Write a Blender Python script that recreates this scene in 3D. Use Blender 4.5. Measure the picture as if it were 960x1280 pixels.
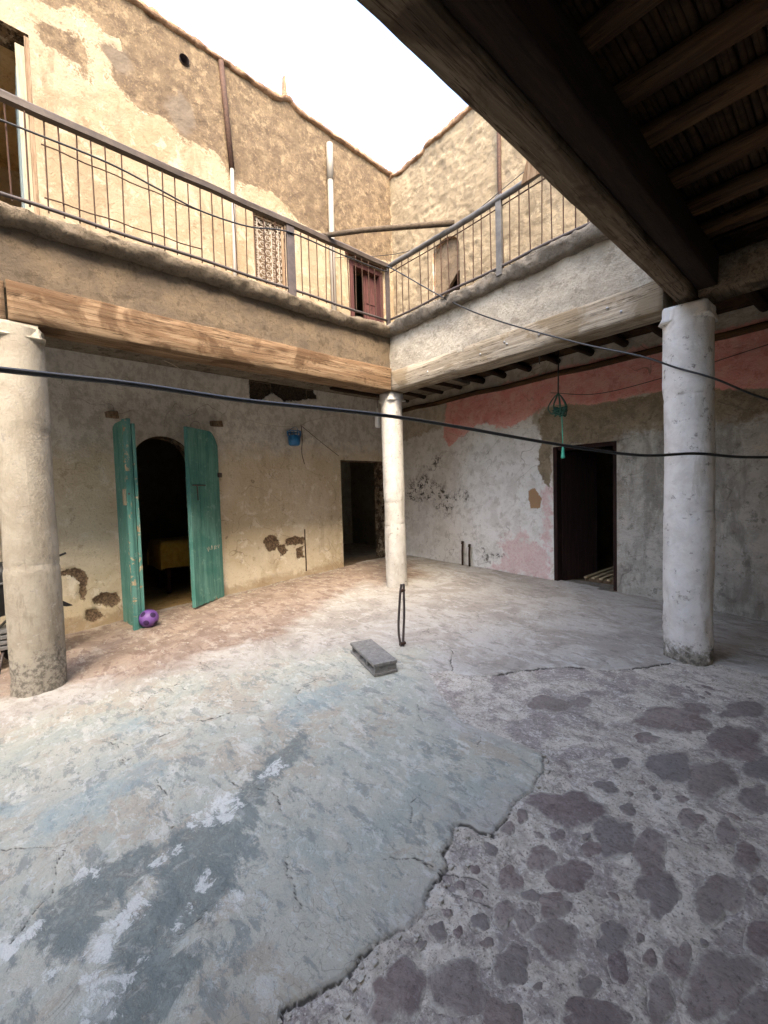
import bpy, bmesh, math, random
import numpy as np
from mathutils import Vector, Matrix
R = math.radians
for o in list(bpy.data.objects):
    bpy.data.objects.remove(o)
scene = bpy.context.scene
COL = scene.collection

# ------------------------------------------------------------------ camera
cd = bpy.data.cameras.new("camera")
cd.sensor_fit = 'HORIZONTAL'; cd.sensor_width = 36.0
cd.lens = 36.0 * 528.383 / 960.0
cd.clip_start = 0.05; cd.clip_end = 2000
cam = bpy.data.objects.new("camera", cd); COL.objects.link(cam)
cr = Vector((0.65981, 0.75089, -0.02859)); cu = Vector((-0.01566, 0.05178, 0.99854)); cf = Vector((-0.75127, 0.65840, -0.04592))
cam.matrix_world = Matrix(((cr.x, cu.x, -cf.x, 0), (cr.y, cu.y, -cf.y, 0), (cr.z, cu.z, -cf.z, 1.5), (0, 0, 0, 1)))
scene.camera = cam

# ------------------------------------------------------------------ sky, sun, exposure
SUN_EL, SUN_AZ = 48.0, 122.0            # azimuth clockwise from +Y
w = bpy.data.worlds.new("World"); scene.world = w; w.use_nodes = True
nt = w.node_tree; nt.nodes.clear()
sky = nt.nodes.new("ShaderNodeTexSky"); sky.sky_type = 'NISHITA'; sky.sun_disc = False
sky.sun_elevation = R(SUN_EL); sky.sun_rotation = R(SUN_AZ)
sky.air_density = 1.0; sky.dust_density = 4.2; sky.ozone_density = 0.4
bg = nt.nodes.new("ShaderNodeBackground"); bg.inputs[1].default_value = 0.15
wo = nt.nodes.new("ShaderNodeOutputWorld")
nt.links.new(sky.outputs[0], bg.inputs[0]); nt.links.new(bg.outputs[0], wo.inputs[0])
sd = bpy.data.lights.new("sun", 'SUN'); sd.energy = 0.5; sd.angle = R(24); sd.color = (1.0, 0.84, 0.60)
sun = bpy.data.objects.new("sun", sd); COL.objects.link(sun)
az = R(SUN_AZ); el = R(SUN_EL)
sdir = Vector((math.sin(az) * math.cos(el), math.cos(az) * math.cos(el), math.sin(el)))
sun.rotation_euler = sdir.to_track_quat('Z', 'Y').to_euler(); sun.location = sdir * 40
scene.view_settings.view_transform = 'Standard'; scene.view_settings.look = 'None'
scene.view_settings.gamma = 1.0; scene.view_settings.use_curve_mapping = False
scene.view_settings.exposure = 3.1
scene.render.engine = 'CYCLES'
scene.cycles.max_bounces = 10; scene.cycles.diffuse_bounces = 7

# ------------------------------------------------------------------ noise and distance helpers
def _hash(ix, iy, seed):
    h = (ix.astype(np.int64) * 374761393 + iy.astype(np.int64) * 668265263 + seed * 974711) & 0xffffffff
    h = ((h ^ (h >> 13)) * 1274126177) & 0xffffffff
    h = (h ^ (h >> 16)) & 0xffff
    return h / 65535.0
def vnoise(x, y, seed=0):
    x = np.asarray(x, float); y = np.asarray(y, float)
    ix = np.floor(x); iy = np.floor(y); fx = x - ix; fy = y - iy
    fx = fx * fx * fx * (fx * (fx * 6 - 15) + 10); fy = fy * fy * fy * (fy * (fy * 6 - 15) + 10)
    a = _hash(ix, iy, seed); b = _hash(ix + 1, iy, seed); c = _hash(ix, iy + 1, seed); d = _hash(ix + 1, iy + 1, seed)
    return (a + (b - a) * fx) * (1 - fy) + (c + (d - c) * fx) * fy - 0.5
def fbm(x, y, seed=0, octs=4, gain=0.5):
    s = 0.0; a = 1.0; t = 0.0
    for k in range(octs):
        s = s + a * vnoise(np.asarray(x) * 2 ** k + 17.3 * k, np.asarray(y) * 2 ** k - 9.1 * k, seed + k * 31); t += a; a *= gain
    return 2 * s / t                                  # about -1 .. 1
def sstep(a, b, x):
    t = np.clip((x - a) / (b - a), 0, 1); return t * t * (3 - 2 * t)
def seg_dist(pts, X, Y, closed):
    d = np.full(X.shape, 9.0); n = len(pts)
    for i in range(n if closed else n - 1):
        ax, ay = pts[i]; bx, by = pts[(i + 1) % n]; ux, uy = bx - ax, by - ay
        t = np.clip(((X - ax) * ux + (Y - ay) * uy) / (ux * ux + uy * uy + 1e-12), 0, 1)
        d = np.minimum(d, np.hypot(X - ax - t * ux, Y - ay - t * uy))
    return d
def inside(pts, X, Y):
    c = np.zeros(X.shape, bool); n = len(pts)
    for i in range(n):
        ax, ay = pts[i]; bx, by = pts[(i + 1) % n]
        if ay == by: continue
        k = ((ay > Y) != (by > Y)) & (X < (bx - ax) * (Y - ay) / (by - ay) + ax); c ^= k
    return c
def sdf(polys, X, Y, m=0.3):
    """signed distance (positive inside), clipped to +-m"""
    out = np.full(X.shape, -m)
    for p in polys:
        a = np.array(p); k = (X > a[:, 0].min() - m) & (X < a[:, 0].max() + m) & (Y > a[:, 1].min() - m) & (Y < a[:, 1].max() + m)
        if not k.any(): continue
        x = X[k]; y = Y[k]; d = seg_dist(p, x, y, True); d = np.where(inside(p, x, y), d, -d)
        out[k] = np.maximum(out[k], np.clip(d, -m, m))
    return out
def lines_dist(lines, X, Y, m=0.2):
    out = np.full(X.shape, m)
    for p in lines:
        a = np.array(p); k = (X > a[:, 0].min() - m) & (X < a[:, 0].max() + m) & (Y > a[:, 1].min() - m) & (Y < a[:, 1].max() + m)
        if k.any(): out[k] = np.minimum(out[k], seg_dist(p, X[k], Y[k], False))
    return out

# ------------------------------------------------------------------ object helpers
def link(o): COL.objects.link(o); return o
def tag(o, label=None, cat=None, group=None, kind=None):
    if label: o['label'] = label
    if cat: o['category'] = cat
    if group: o['group'] = group
    if kind: o['kind'] = kind
    return o
def thing(name, loc, label, cat, group=None, rz=0.0):
    o = link(bpy.data.objects.new(name, None)); o.location = loc; o.rotation_euler.z = rz; o.empty_display_size = 0.1
    return tag(o, label, cat, group)
class MB:
    def __init__(s): s.v = []; s.f = []
    def add(s, vs, fs):
        n = len(s.v); s.v += [tuple(q) for q in vs]; s.f += [tuple(i + n for i in f) for f in fs]; return s
    def box(s, x0, x1, y0, y1, z0, z1):
        v = [(x0, y0, z0), (x1, y0, z0), (x1, y1, z0), (x0, y1, z0), (x0, y0, z1), (x1, y0, z1), (x1, y1, z1), (x0, y1, z1)]
        return s.add(v, [(3, 2, 1, 0), (4, 5, 6, 7), (0, 1, 5, 4), (1, 2, 6, 5), (2, 3, 7, 6), (3, 0, 4, 7)])
    def tube(s, pts, r, n=8, cap=True):
        pts = [Vector(p) for p in pts]; rs = r if isinstance(r, (list, tuple)) else [r] * len(pts)
        up = None; vs = []; m = len(pts)
        for i, p in enumerate(pts):
            t = (pts[min(i + 1, m - 1)] - pts[max(i - 1, 0)]).normalized()
            if up is None: up = Vector((0, 0, 1)) if abs(t.z) < .9 else Vector((1, 0, 0))
            a = t.cross(up).normalized(); b = a.cross(t).normalized(); up = b
            for k in range(n):
                q = 2 * math.pi * k / n; vs.append(p + (a * math.cos(q) + b * math.sin(q)) * rs[i])
        fs = [(i * n + k, i * n + (k + 1) % n, (i + 1) * n + (k + 1) % n, (i + 1) * n + k) for i in range(m - 1) for k in range(n)]
        if cap: fs += [tuple(range(n - 1, -1, -1)), tuple((m - 1) * n + k for k in range(n))]
        return s.add(vs, fs)
    def lathe(s, prof, n=16, c=(0, 0, 0)):
        vs = [(c[0] + r * math.cos(2 * math.pi * k / n), c[1] + r * math.sin(2 * math.pi * k / n), c[2] + z) for r, z in prof for k in range(n)]
        m = len(prof)
        fs = [(i * n + k, i * n + (k + 1) % n, (i + 1) * n + (k + 1) % n, (i + 1) * n + k) for i in range(m - 1) for k in range(n)]
        fs += [tuple(range(n - 1, -1, -1)), tuple((m - 1) * n + k for k in range(n))]
        return s.add(vs, fs)
    def prism(s, poly, fn, d0, d1):
        """extrude a 2-D outline: fn(u, v, depth) -> xyz"""
        n = len(poly); vs = [fn(u, v, d0) for u, v in poly] + [fn(u, v, d1) for u, v in poly]
        fs = [tuple(range(n)), tuple(range(2 * n - 1, n - 1, -1))] + [(i, i + n, (i + 1) % n + n, (i + 1) % n) for i in range(n)]
        return s.add(vs, fs)
    def torus(s, c, R_, r, ax=(1, 0, 0), n=16, m=6):
        ax = Vector(ax).normalized(); a = ax.orthogonal().normalized(); b = ax.cross(a); c = Vector(c)
        pts = [c + (a * math.cos(2 * math.pi * k / n) + b * math.sin(2 * math.pi * k / n)) * R_ for k in range(n + 1)]
        return s.tube(pts, r, m, False)
    def build(s, name, mat, parent=None, smooth=False, bevel=0, attrs=None):
        me = bpy.data.meshes.new(name); me.from_pydata(s.v, [], s.f); me.update()
        bm = bmesh.new(); bm.from_mesh(me); bmesh.ops.recalc_face_normals(bm, faces=bm.faces)
        if bevel: bmesh.ops.bevel(bm, geom=[e for e in bm.edges if e.calc_face_angle(0) > .5], offset=bevel, segments=2, profile=.6, affect='EDGES', clamp_overlap=True)
        bm.to_mesh(me); bm.free()
        if smooth: me.shade_smooth()
        me.materials.append(mat); o = link(bpy.data.objects.new(name, me))
        return attach(o, parent)
def attach(o, parent):
    """parent, keeping the mesh coordinates as world coordinates (or as the parent's own when it is turned)"""
    if parent is not None:
        o.parent = parent
        if parent.rotation_euler.z == 0:
            q = Vector(parent.location); pp = parent.parent
            while pp is not None: q += Vector(pp.location); pp = pp.parent
            o.location = -q
    return o
def local(o, parent): o.parent = parent; return o
def dup(o, parent, loc=None):
    c = link(o.copy()); c.parent = parent
    if loc is not None: c.location = loc
    return c
def rebase(o, base):
    """move a single-mesh thing's origin to its base"""
    o.data.transform(Matrix.Translation(-Vector(base))); o.location = base; return o
def grid(name, P, mat, keep=None, attrs=None, parent=None, flip=False, smooth=True):
    nu, nv = P.shape[:2]
    idx = np.arange(nu * nv).reshape(nu, nv)
    q = np.stack([idx[:-1, :-1], idx[1:, :-1], idx[1:, 1:], idx[:-1, 1:]], -1)
    if flip: q = q[..., ::-1]
    q = q.reshape(-1, 4)
    V = P.reshape(-1, 3)
    if keep is not None:
        q = q[keep.reshape(-1)]; used = np.zeros(len(V), bool); used[q.reshape(-1)] = True
        mp = np.cumsum(used) - 1; V = V[used]; q = mp[q]
    else: used = None
    me = bpy.data.meshes.new(name)
    me.vertices.add(len(V)); me.vertices.foreach_set('co', V.astype(np.float32).ravel())
    me.loops.add(len(q) * 4); me.loops.foreach_set('vertex_index', q.astype(np.int32).ravel())
    me.polygons.add(len(q)); me.polygons.foreach_set('loop_start', np.arange(0, len(q) * 4, 4, dtype=np.int32))
    try: me.polygons.foreach_set('loop_total', np.full(len(q), 4, np.int32))
    except Exception: pass
    me.update(calc_edges=True); me.validate()
    if smooth: me.polygons.foreach_set('use_smooth', np.ones(len(me.polygons), bool))
    for k, a in (attrs or {}).items():
        a = np.asarray(a, np.float32).reshape(-1)
        if used is not None: a = a[used]
        at = me.attributes.new(k, 'FLOAT', 'POINT'); at.data.foreach_set('value', a)
    me.materials.append(mat)
    return attach(link(bpy.data.objects.new(name, me)), parent)
def lines(*segs):
    """concatenate (start, stop, step) runs into one sorted coordinate list"""
    out = []
    for a, b, s in segs:
        n = max(1, int(round((b - a) / s))); out += list(np.linspace(a, b, n, endpoint=False))
    out.append(segs[-1][1]); return np.array(out)

# ------------------------------------------------------------------ materials
def hexc(h):
    h = h.lstrip('#'); c = [int(h[i:i + 2], 16) / 255 for i in (0, 2, 4)]
    return tuple(x / 12.92 if x <= .04045 else ((x + .055) / 1.055) ** 2.4 for x in c) + (1.0,)
class Mat:
    def __init__(s, name, rough=0.9, spec=0.25):
        s.m = bpy.data.materials.new(name); s.m.use_nodes = True; s.t = s.m.node_tree; s.n = s.t.nodes
        s.b = s.n['Principled BSDF']; s.b.inputs['Roughness'].default_value = rough
        s.b.inputs['Specular IOR Level'].default_value = spec
        tc = s.n.new('ShaderNodeTexCoord'); s.co = tc.outputs['Object']; s.bump = None; s.col = None
    def L(s, a, b): s.t.links.new(a, b)
    def val(s, sock, v):
        if isinstance(v, (int, float)): sock.default_value = v
        elif isinstance(v, tuple): sock.default_value = v
        else: s.L(v, sock)
    def map(s, scale=(1, 1, 1), rot=(0, 0, 0)):
        n = s.n.new('ShaderNodeMapping'); n.inputs['Scale'].default_value = scale; n.inputs['Rotation'].default_value = rot
        s.L(s.co, n.inputs['Vector']); return n.outputs[0]
    def noise(s, scale, det=5, rough=.55, vec=None, dist=0.0):
        n = s.n.new('ShaderNodeTexNoise'); n.inputs['Scale'].default_value = scale; n.inputs['Detail'].default_value = det
        n.inputs['Roughness'].default_value = rough; n.inputs['Distortion'].default_value = dist
        s.L(vec if vec is not None else s.co, n.inputs['Vector']); return n.outputs['Fac']
    def voro(s, scale, feature='F1', vec=None):
        n = s.n.new('ShaderNodeTexVoronoi'); n.feature = feature; n.inputs['Scale'].default_value = scale
        s.L(vec if vec is not None else s.co, n.inputs['Vector']); return n.outputs['Distance']
    def attr(s, name):
        n = s.n.new('ShaderNodeAttribute'); n.attribute_name = name; return n.outputs['Fac']
    def math(s, op, a, b=0.0):
        n = s.n.new('ShaderNodeMath'); n.operation = op; s.val(n.inputs[0], a); s.val(n.inputs[1], b); return n.outputs[0]
    def ramp(s, x, a, b, lo=0.0, hi=1.0):
        n = s.n.new('ShaderNodeMapRange'); n.interpolation_type = 'SMOOTHSTEP'; n.clamp = True
        s.val(n.inputs[0], x); n.inputs[1].default_value = a; n.inputs[2].default_value = b
        n.inputs[3].default_value = lo; n.inputs[4].default_value = hi; return n.outputs[0]
    def mix(s, f, a, b, mode='MIX'):
        n = s.n.new('ShaderNodeMix'); n.data_type = 'RGBA'; n.blend_type = mode
        s.val(n.inputs[0], f); s.val(n.inputs[6], hexc(a) if isinstance(a, str) else a); s.val(n.inputs[7], hexc(b) if isinstance(b, str) else b)
        return n.outputs[2]
    def mask(s, attr, ns, amp, soft, bias=0.0):
        """ragged mask from a signed-distance attribute"""
        q = s.math('ADD', s.attr(attr), s.math('MULTIPLY', s.math('SUBTRACT', ns, 0.5), amp)); return s.ramp(q, bias - soft, bias + soft)
    def add_bump(s, h, dist=0.01, strength=0.6):
        n = s.n.new('ShaderNodeBump'); n.inputs['Strength'].default_value = strength; n.inputs['Distance'].default_value = dist
        s.L(h, n.inputs['Height'])
        if s.bump is not None: s.L(s.bump, n.inputs['Normal'])
        s.bump = n.outputs[0]; return s
    def done(s, col=None):
        if col is not None: s.val(s.b.inputs['Base Color'], hexc(col) if isinstance(col, str) else col)
        if s.bump is not None: s.L(s.bump, s.b.inputs['Normal'])
        return s.m
def M_simple(name, c1, c2, scale=20, rough=.7, spec=.3, bump=.002, stretch=None, bs=None, metal=0.0):
    m = Mat(name, rough, spec); m.b.inputs['Metallic'].default_value = metal
    v = m.map(stretch) if stretch else None
    n = m.noise(scale, 6, .6, v); c = m.mix(m.ramp(n, .3, .7), c1, c2)
    if bump: m.add_bump(m.noise(bs or scale * 2, 5, .6, v), bump)
    return m.done(c)
# ------------------------------------------------------------------ surveyed outlines (metres; floor: x, y / left wall: y, z / back wall: x, z)
SLAB_EDGE = [(-1.098, 0.385), (-1.11, 0.498), (-1.129, 0.52), (-1.114, 0.579), (-1.095, 0.654), (-1.074, 0.731), (-1.09, 0.793), (-1.077, 0.888), (-1.049, 0.977), (-1.06, 1.071), (-1.082, 1.163), (-1.103, 1.269), (-1.156, 1.297), (-1.176, 1.384), (-1.211, 1.444), (-1.174, 1.496), (-1.073, 1.536), (-1.093, 1.65), (-1.109, 1.78), (-1.108, 1.944), (-1.127, 2.087), (-1.212, 2.22), (-1.367, 2.203), (-1.543, 2.168), (-1.721, 2.156), (-1.886, 2.233), (-2.037, 2.324), (-2.206, 2.426), (-2.398, 2.54)]
BACK_EDGE = [(-2.866, 3.048), (-2.751, 3.097), (-2.615, 3.056), (-2.496, 2.983), (-2.404, 2.849), (-2.279, 2.719), (-2.212, 2.699), (-2.077, 2.79), (-1.957, 2.93), (-1.875, 3.098), (-1.807, 3.233), (-1.622, 3.492), (-1.385, 3.628), (-1.223, 3.869), (-1.078, 4.145)]
CRACKS = [[(-3.6, 0.389), (-3.746, 0.51), (-3.928, 0.651), (-3.925, 0.797), (-3.796, 0.888), (-3.63, 0.905)], [(-3.14, 0.799), (-3.009, 0.946), (-2.977, 1.163), (-2.908, 1.413), (-2.907, 1.582), (-2.944, 1.788)], [(-2.207, 2.833), (-2.208, 2.969), (-2.111, 3.042), (-1.968, 3.005)], [(-2.938, -0.132), (-2.917, 0.063), (-2.799, 0.304), (-2.718, 0.427), (-2.713, 0.507)], [(-2.185, 2.179), (-1.894, 1.942), (-1.587, 1.834), (-1.498, 1.77), (-1.451, 1.546), (-1.444, 1.394), (-1.364, 1.298)], [(-1.26, 2.952), (-1.053, 3.171), (-0.778, 3.39), (-0.582, 3.383), (-0.516, 3.758)]]
DARK = [[(-2.074, 0.512), (-2.059, 0.663), (-1.925, 0.727), (-1.812, 0.681), (-1.748, 0.602), (-1.667, 0.555), (-1.627, 0.479), (-1.586, 0.395), (-1.543, 0.343), (-1.454, 0.381), (-1.423, 0.299), (-1.414, 0.218), (-1.456, 0.132), (-1.42, 0.117), (-1.425, 0.061), (-1.514, 0.172), (-1.552, 0.212), (-1.636, 0.158), (-1.697, 0.202), (-1.754, 0.262), (-1.817, 0.329), (-1.925, 0.368), (-1.963, 0.44)], [(-2.014, -0.004), (-2.083, 0.06), (-2.122, 0.17), (-2.091, 0.311), (-2.05, 0.381), (-1.95, 0.344), (-1.914, 0.279), (-1.865, 0.19), (-1.811, 0.122), (-1.775, 0.084), (-1.836, 0.022), (-1.937, -0.007)], [(-2.108, 0.803), (-2.196, 0.93), (-2.299, 1.182), (-2.339, 1.317), (-2.16, 1.158), (-2.101, 0.978), (-1.979, 0.853), (-2.011, 0.783)]]
BLUE = [[(-2.747, 1.331), (-2.86, 1.626), (-2.762, 1.898), (-2.56, 1.905), (-2.518, 1.62), (-2.461, 1.39), (-2.474, 1.249)], [(-2.539, -0.042), (-2.699, 0.037), (-2.78, 0.192), (-2.771, 0.377), (-2.797, 0.547), (-2.663, 0.623), (-2.575, 0.518), (-2.577, 0.346), (-2.532, 0.234), (-2.492, 0.133), (-2.468, 0.027)], [(-3.408, 0.387), (-3.508, 0.498), (-3.423, 0.608), (-3.145, 0.624), (-3.196, 0.516)], [(-2.954, -0.132), (-2.915, -0.037), (-2.79, 0.024), (-2.829, -0.07)]]
WHITE = [[(-1.902, 0.291), (-1.886, 0.345), (-1.81, 0.314), (-1.747, 0.248), (-1.707, 0.191), (-1.65, 0.16), (-1.704, 0.121), (-1.749, 0.093), (-1.794, 0.12), (-1.854, 0.202)], [(-1.683, 0.075), (-1.655, 0.138), (-1.579, 0.217), (-1.583, 0.265), (-1.538, 0.209), (-1.532, 0.153), (-1.496, 0.117), (-1.59, 0.077)], [(-1.763, -0.008), (-1.802, 0.02), (-1.781, 0.051), (-1.736, 0.037), (-1.731, 0.001)], [(-2.005, -0.115), (-2.019, -0.05), (-2.035, -0.003), (-2.033, 0.02), (-1.967, -0.017), (-1.963, -0.072), (-1.968, -0.115)], [(-1.981, 0.366), (-2.009, 0.452), (-1.95, 0.453), (-1.935, 0.386)], [(-2.091, 0.561), (-2.199, 0.713), (-2.137, 0.815), (-1.988, 0.733), (-1.955, 0.663)], [(-1.6, 0.53), (-1.566, 0.611), (-1.53, 0.66), (-1.564, 0.578)], [(-1.748, 0.473), (-1.758, 0.499), (-1.71, 0.499), (-1.694, 0.479)], [(-1.664, 0.415), (-1.685, 0.431), (-1.657, 0.437), (-1.641, 0.421)], [(-1.559, 0.345), (-1.622, 0.378), (-1.581, 0.38), (-1.533, 0.353)], [(-2.196, 0.93), (-2.228, 1.092), (-2.153, 1.09), (-2.103, 0.933)], [(-2.125, 0.115), (-2.19, 0.156), (-2.141, 0.165), (-2.079, 0.124)]]
STONES = [(-0.757, 1.597, 0.059, 0.063, 0.035, -0.075), (-0.577, 1.942, 0.051, 0.055, 0.038, -0.129), (-0.5, 1.773, 0.053, 0.057, 0.029, -0.104), (-0.342, 1.909, 0.06, 0.065, 0.019, -0.101), (-0.874, 1.594, 0.04, 0.042, 0.033, -0.062), (-0.711, 1.92, 0.059, 0.064, 0.044, -0.119), (-0.931, 1.93, 0.111, 0.117, 0.051, -0.107), (-0.909, 1.408, 0.032, 0.034, 0.035, -0.056), (-0.849, 1.272, 0.025, 0.026, 0.028, -0.043), (-0.887, 1.179, 0.024, 0.026, 0.018, -0.025), (-0.83, 1.141, 0.017, 0.018, 0.009, -0.013), (-0.74, 1.433, 0.045, 0.048, 0.025, -0.049), (-0.784, 1.299, 0.024, 0.026, 0.022, -0.037), (-0.816, 1.405, 0.026, 0.027, 0.015, -0.026), (-0.681, 1.329, 0.056, 0.06, 0.033, -0.066), (-0.735, 1.143, 0.04, 0.042, 0.034, -0.054), (-0.551, 1.469, 0.039, 0.042, 0.021, -0.056), (-0.504, 1.392, 0.022, 0.024, 0.019, -0.054), (-0.541, 1.269, 0.023, 0.025, 0.014, -0.034), (-0.497, 1.205, 0.07, 0.077, 0.016, -0.04), (-0.812, 0.962, 0.063, 0.068, 0.048, -0.059), (-0.93, 0.851, 0.043, 0.046, 0.048, -0.047), (-0.942, 0.777, 0.033, 0.036, 0.044, -0.039), (-0.68, 1.0, 0.04, 0.043, 0.023, -0.036), (-0.379, 1.546, 0.028, 0.03, 0.018, -0.072), (-0.386, 1.391, 0.028, 0.031, 0.018, -0.066), (-0.275, 1.575, 0.07, 0.077, 0.021, -0.118), (-0.191, 1.546, 0.046, 0.051, 0.009, -0.071), (-0.214, 1.835, 0.036, 0.04, 0.009, -0.074), (-0.515, 2.666, 0.083, 0.091, 0.034, -0.176), (-0.683, 2.626, 0.08, 0.087, 0.04, -0.153), (-0.331, 2.654, 0.052, 0.057, 0.016, -0.127), (-0.304, 2.208, 0.038, 0.042, 0.012, -0.084), (-0.386, 2.303, 0.035, 0.039, 0.014, -0.08), (-0.511, 2.27, 0.037, 0.04, 0.017, -0.077), (-0.813, 3.166, 0.157, 0.171, 0.043, -0.168), (-0.487, 3.165, 0.111, 0.122, 0.034, -0.213), (-0.347, 2.968, 0.057, 0.063, 0.018, -0.144), (-1.464, 2.779, 0.097, 0.1, 0.058, -0.111), (-1.322, 2.967, 0.058, 0.061, 0.034, -0.077), (-0.725, 2.13, 0.026, 0.027, 0.014, -0.04), (-0.88, 2.465, 0.03, 0.032, 0.019, -0.054), (-0.75, 1.786, 0.029, 0.031, 0.018, -0.045), (-0.572, 2.391, 0.02, 0.021, 0.008, -0.031), (-0.487, 1.538, 0.011, 0.012, 0.005, -0.017), (-0.647, 1.147, 0.01, 0.011, 0.006, -0.012), (-0.443, 1.493, 0.013, 0.014, 0.01, -0.033), (-1.048, 1.732, 0.019, 0.02, 0.019, -0.033), (-1.054, 1.622, 0.019, 0.02, 0.022, -0.035), (-0.883, 1.753, 0.024, 0.026, 0.014, -0.029), (-0.794, 1.831, 0.014, 0.015, 0.009, -0.022), (-0.338, 1.681, 0.009, 0.01, 0.003, -0.015), (-0.245, 2.086, 0.026, 0.028, 0.006, -0.047), (-0.742, 3.429, 0.073, 0.08, 0.021, -0.097), (-0.524, 3.669, 0.108, 0.121, 0.019, -0.13), (-0.859, 2.821, 0.049, 0.052, 0.019, -0.063)]
L_MUD = [[(0.56, 7.57), (0.73, 7.58), (0.88, 7.73), (1.05, 7.77), (1.16, 7.7), (1.25, 7.66), (1.4, 7.64), (1.41, 7.56), (1.29, 7.53), (1.18, 7.43), (1.26, 7.26), (1.31, 7.12), (1.43, 6.99), (1.52, 6.9), (1.72, 6.9), (1.92, 6.91), (2.13, 6.83), (2.35, 6.79), (2.59, 6.79), (2.75, 6.75), (2.84, 6.53), (3.0, 6.55), (3.17, 6.55), (3.56, 6.62), (3.9, 6.49), (4.05, 6.32), (4.49, 6.31), (5.23, 6.28), (6.28, 6.32), (6.37, 8.48), (3.09, 8.64), (1.73, 8.61), (0.99, 8.26)], [(0.5, 7.28), (0.63, 7.37), (0.76, 7.4), (0.92, 7.38), (1.0, 7.3), (1.02, 7.15), (0.98, 6.86), (0.93, 7.03), (0.77, 7.05), (0.67, 7.08), (0.57, 7.06), (0.52, 7.2)]]
L_GREY = [[(1.19, 7.44), (1.33, 7.56), (1.49, 7.54), (1.53, 7.39), (1.47, 7.26), (1.35, 7.21), (1.26, 7.3)], [(2.01, 7.28), (2.16, 7.45), (2.3, 7.3), (2.37, 7.03), (2.17, 6.85), (1.99, 6.98), (1.91, 7.12)]]
L_HOLE = [[(3.01, 3.45), (3.27, 3.56), (3.53, 3.55), (3.98, 3.65), (4.25, 3.58), (4.28, 3.27), (3.96, 3.19), (3.64, 3.13), (3.43, 3.26), (3.23, 3.12), (3.01, 3.08)]]
L_PATCH = [[(3.12, 0.74), (3.28, 0.84), (3.44, 0.71), (3.35, 0.56), (3.22, 0.55)], [(3.37, 0.61), (3.53, 0.66), (3.59, 0.53), (3.46, 0.44)], [(3.53, 0.72), (3.72, 0.78), (3.93, 0.72), (3.88, 0.62), (3.58, 0.63)], [(3.76, 0.55), (3.9, 0.58), (3.93, 0.36), (3.77, 0.36)], [(0.4, 0.62), (0.5, 0.65), (0.64, 0.62), (0.69, 0.49), (0.64, 0.21), (0.59, 0.24), (0.6, 0.47), (0.49, 0.57), (0.41, 0.56)], [(0.64, 0.07), (0.78, 0.08), (0.84, -0.04), (0.71, -0.12), (0.63, -0.03)], [(0.7, 0.2), (0.82, 0.27), (1.0, 0.25), (1.06, 0.13), (0.93, 0.07), (0.79, 0.12)]]
B_PINK = [[(-5.4, 2.56), (-5.32, 3.23), (-3.09, 3.31), (-1.64, 3.31), (-0.67, 3.29), (-0.66, 2.43), (-1.15, 2.55), (-1.68, 2.67), (-2.1, 2.7), (-2.4, 2.59), (-2.85, 2.64), (-3.22, 2.79), (-3.62, 2.67), (-3.92, 2.52), (-4.56, 2.67), (-5.01, 2.51), (-5.27, 2.32)]]
B_PINK2 = [[(-3.3, 1.58), (-3.26, 1.54), (-3.29, -0.01), (-3.41, 0.02), (-3.81, 0.07), (-4.45, 0.07), (-4.09, 0.4), (-4.19, 0.57), (-3.99, 0.67), (-3.62, 0.63), (-3.4, 0.54), (-3.35, 1.14), (-3.43, 1.34)], [(-3.99, 0.73), (-3.7, 0.81), (-3.64, 0.69), (-3.89, 0.63)]]
B_CEM = [[(-3.44, 2.55), (-3.33, 2.73), (-3.09, 2.77), (-2.65, 2.67), (-2.31, 2.68), (-2.0, 2.69), (-1.6, 2.7), (-0.71, 2.52), (-0.71, 1.69), (-2.25, 1.8), (-2.25, 2.08), (-3.23, 2.18), (-3.26, 1.4), (-3.43, 1.68), (-3.47, 1.97), (-3.38, 2.19)]]
B_GREY = [[(-2.27, 2.19), (-0.66, 2.21), (-0.64, -0.18), (-2.32, -0.23)]]
B_DARKSPOT = [[(-5.92, 2.03), (-5.64, 2.15), (-5.45, 2.19), (-5.52, 2.0), (-5.78, 1.92)], [(-6.36, 1.69), (-5.92, 1.82), (-5.34, 1.46), (-5.16, 1.45), (-5.1, 1.5), (-4.86, 1.47), (-4.84, 1.24), (-5.1, 1.31), (-5.23, 1.17), (-5.45, 0.99), (-5.61, 1.16), (-5.8, 1.36), (-6.23, 1.26), (-6.45, 1.37)], [(-4.66, 0.53), (-4.5, 0.45), (-4.45, 0.28), (-4.56, 0.27)], [(-4.45, 0.32), (-4.19, 0.41), (-4.06, 0.4), (-4.24, 0.3)]]
B_BROWN = [[(-3.63, 1.47), (-3.52, 1.5), (-3.41, 1.34), (-3.43, 1.18), (-3.61, 1.16)]]


FC = (-0.03258, 0.00841, 0.00415, -0.01006, -0.00275, -0.00245)
def fz(x, y):
    """gentle lie of the old courtyard floor"""
    y = np.clip(y, -1.5, 9)
    return FC[0] + FC[1] * x + FC[2] * y + FC[3] * x * y + FC[4] * x * x + FC[5] * y * y
LX, BY, HX, HYB = -6.687, 6.33, -4.64, 4.27        # left wall, back wall, gallery edges
TOPL = 8.2

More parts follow.
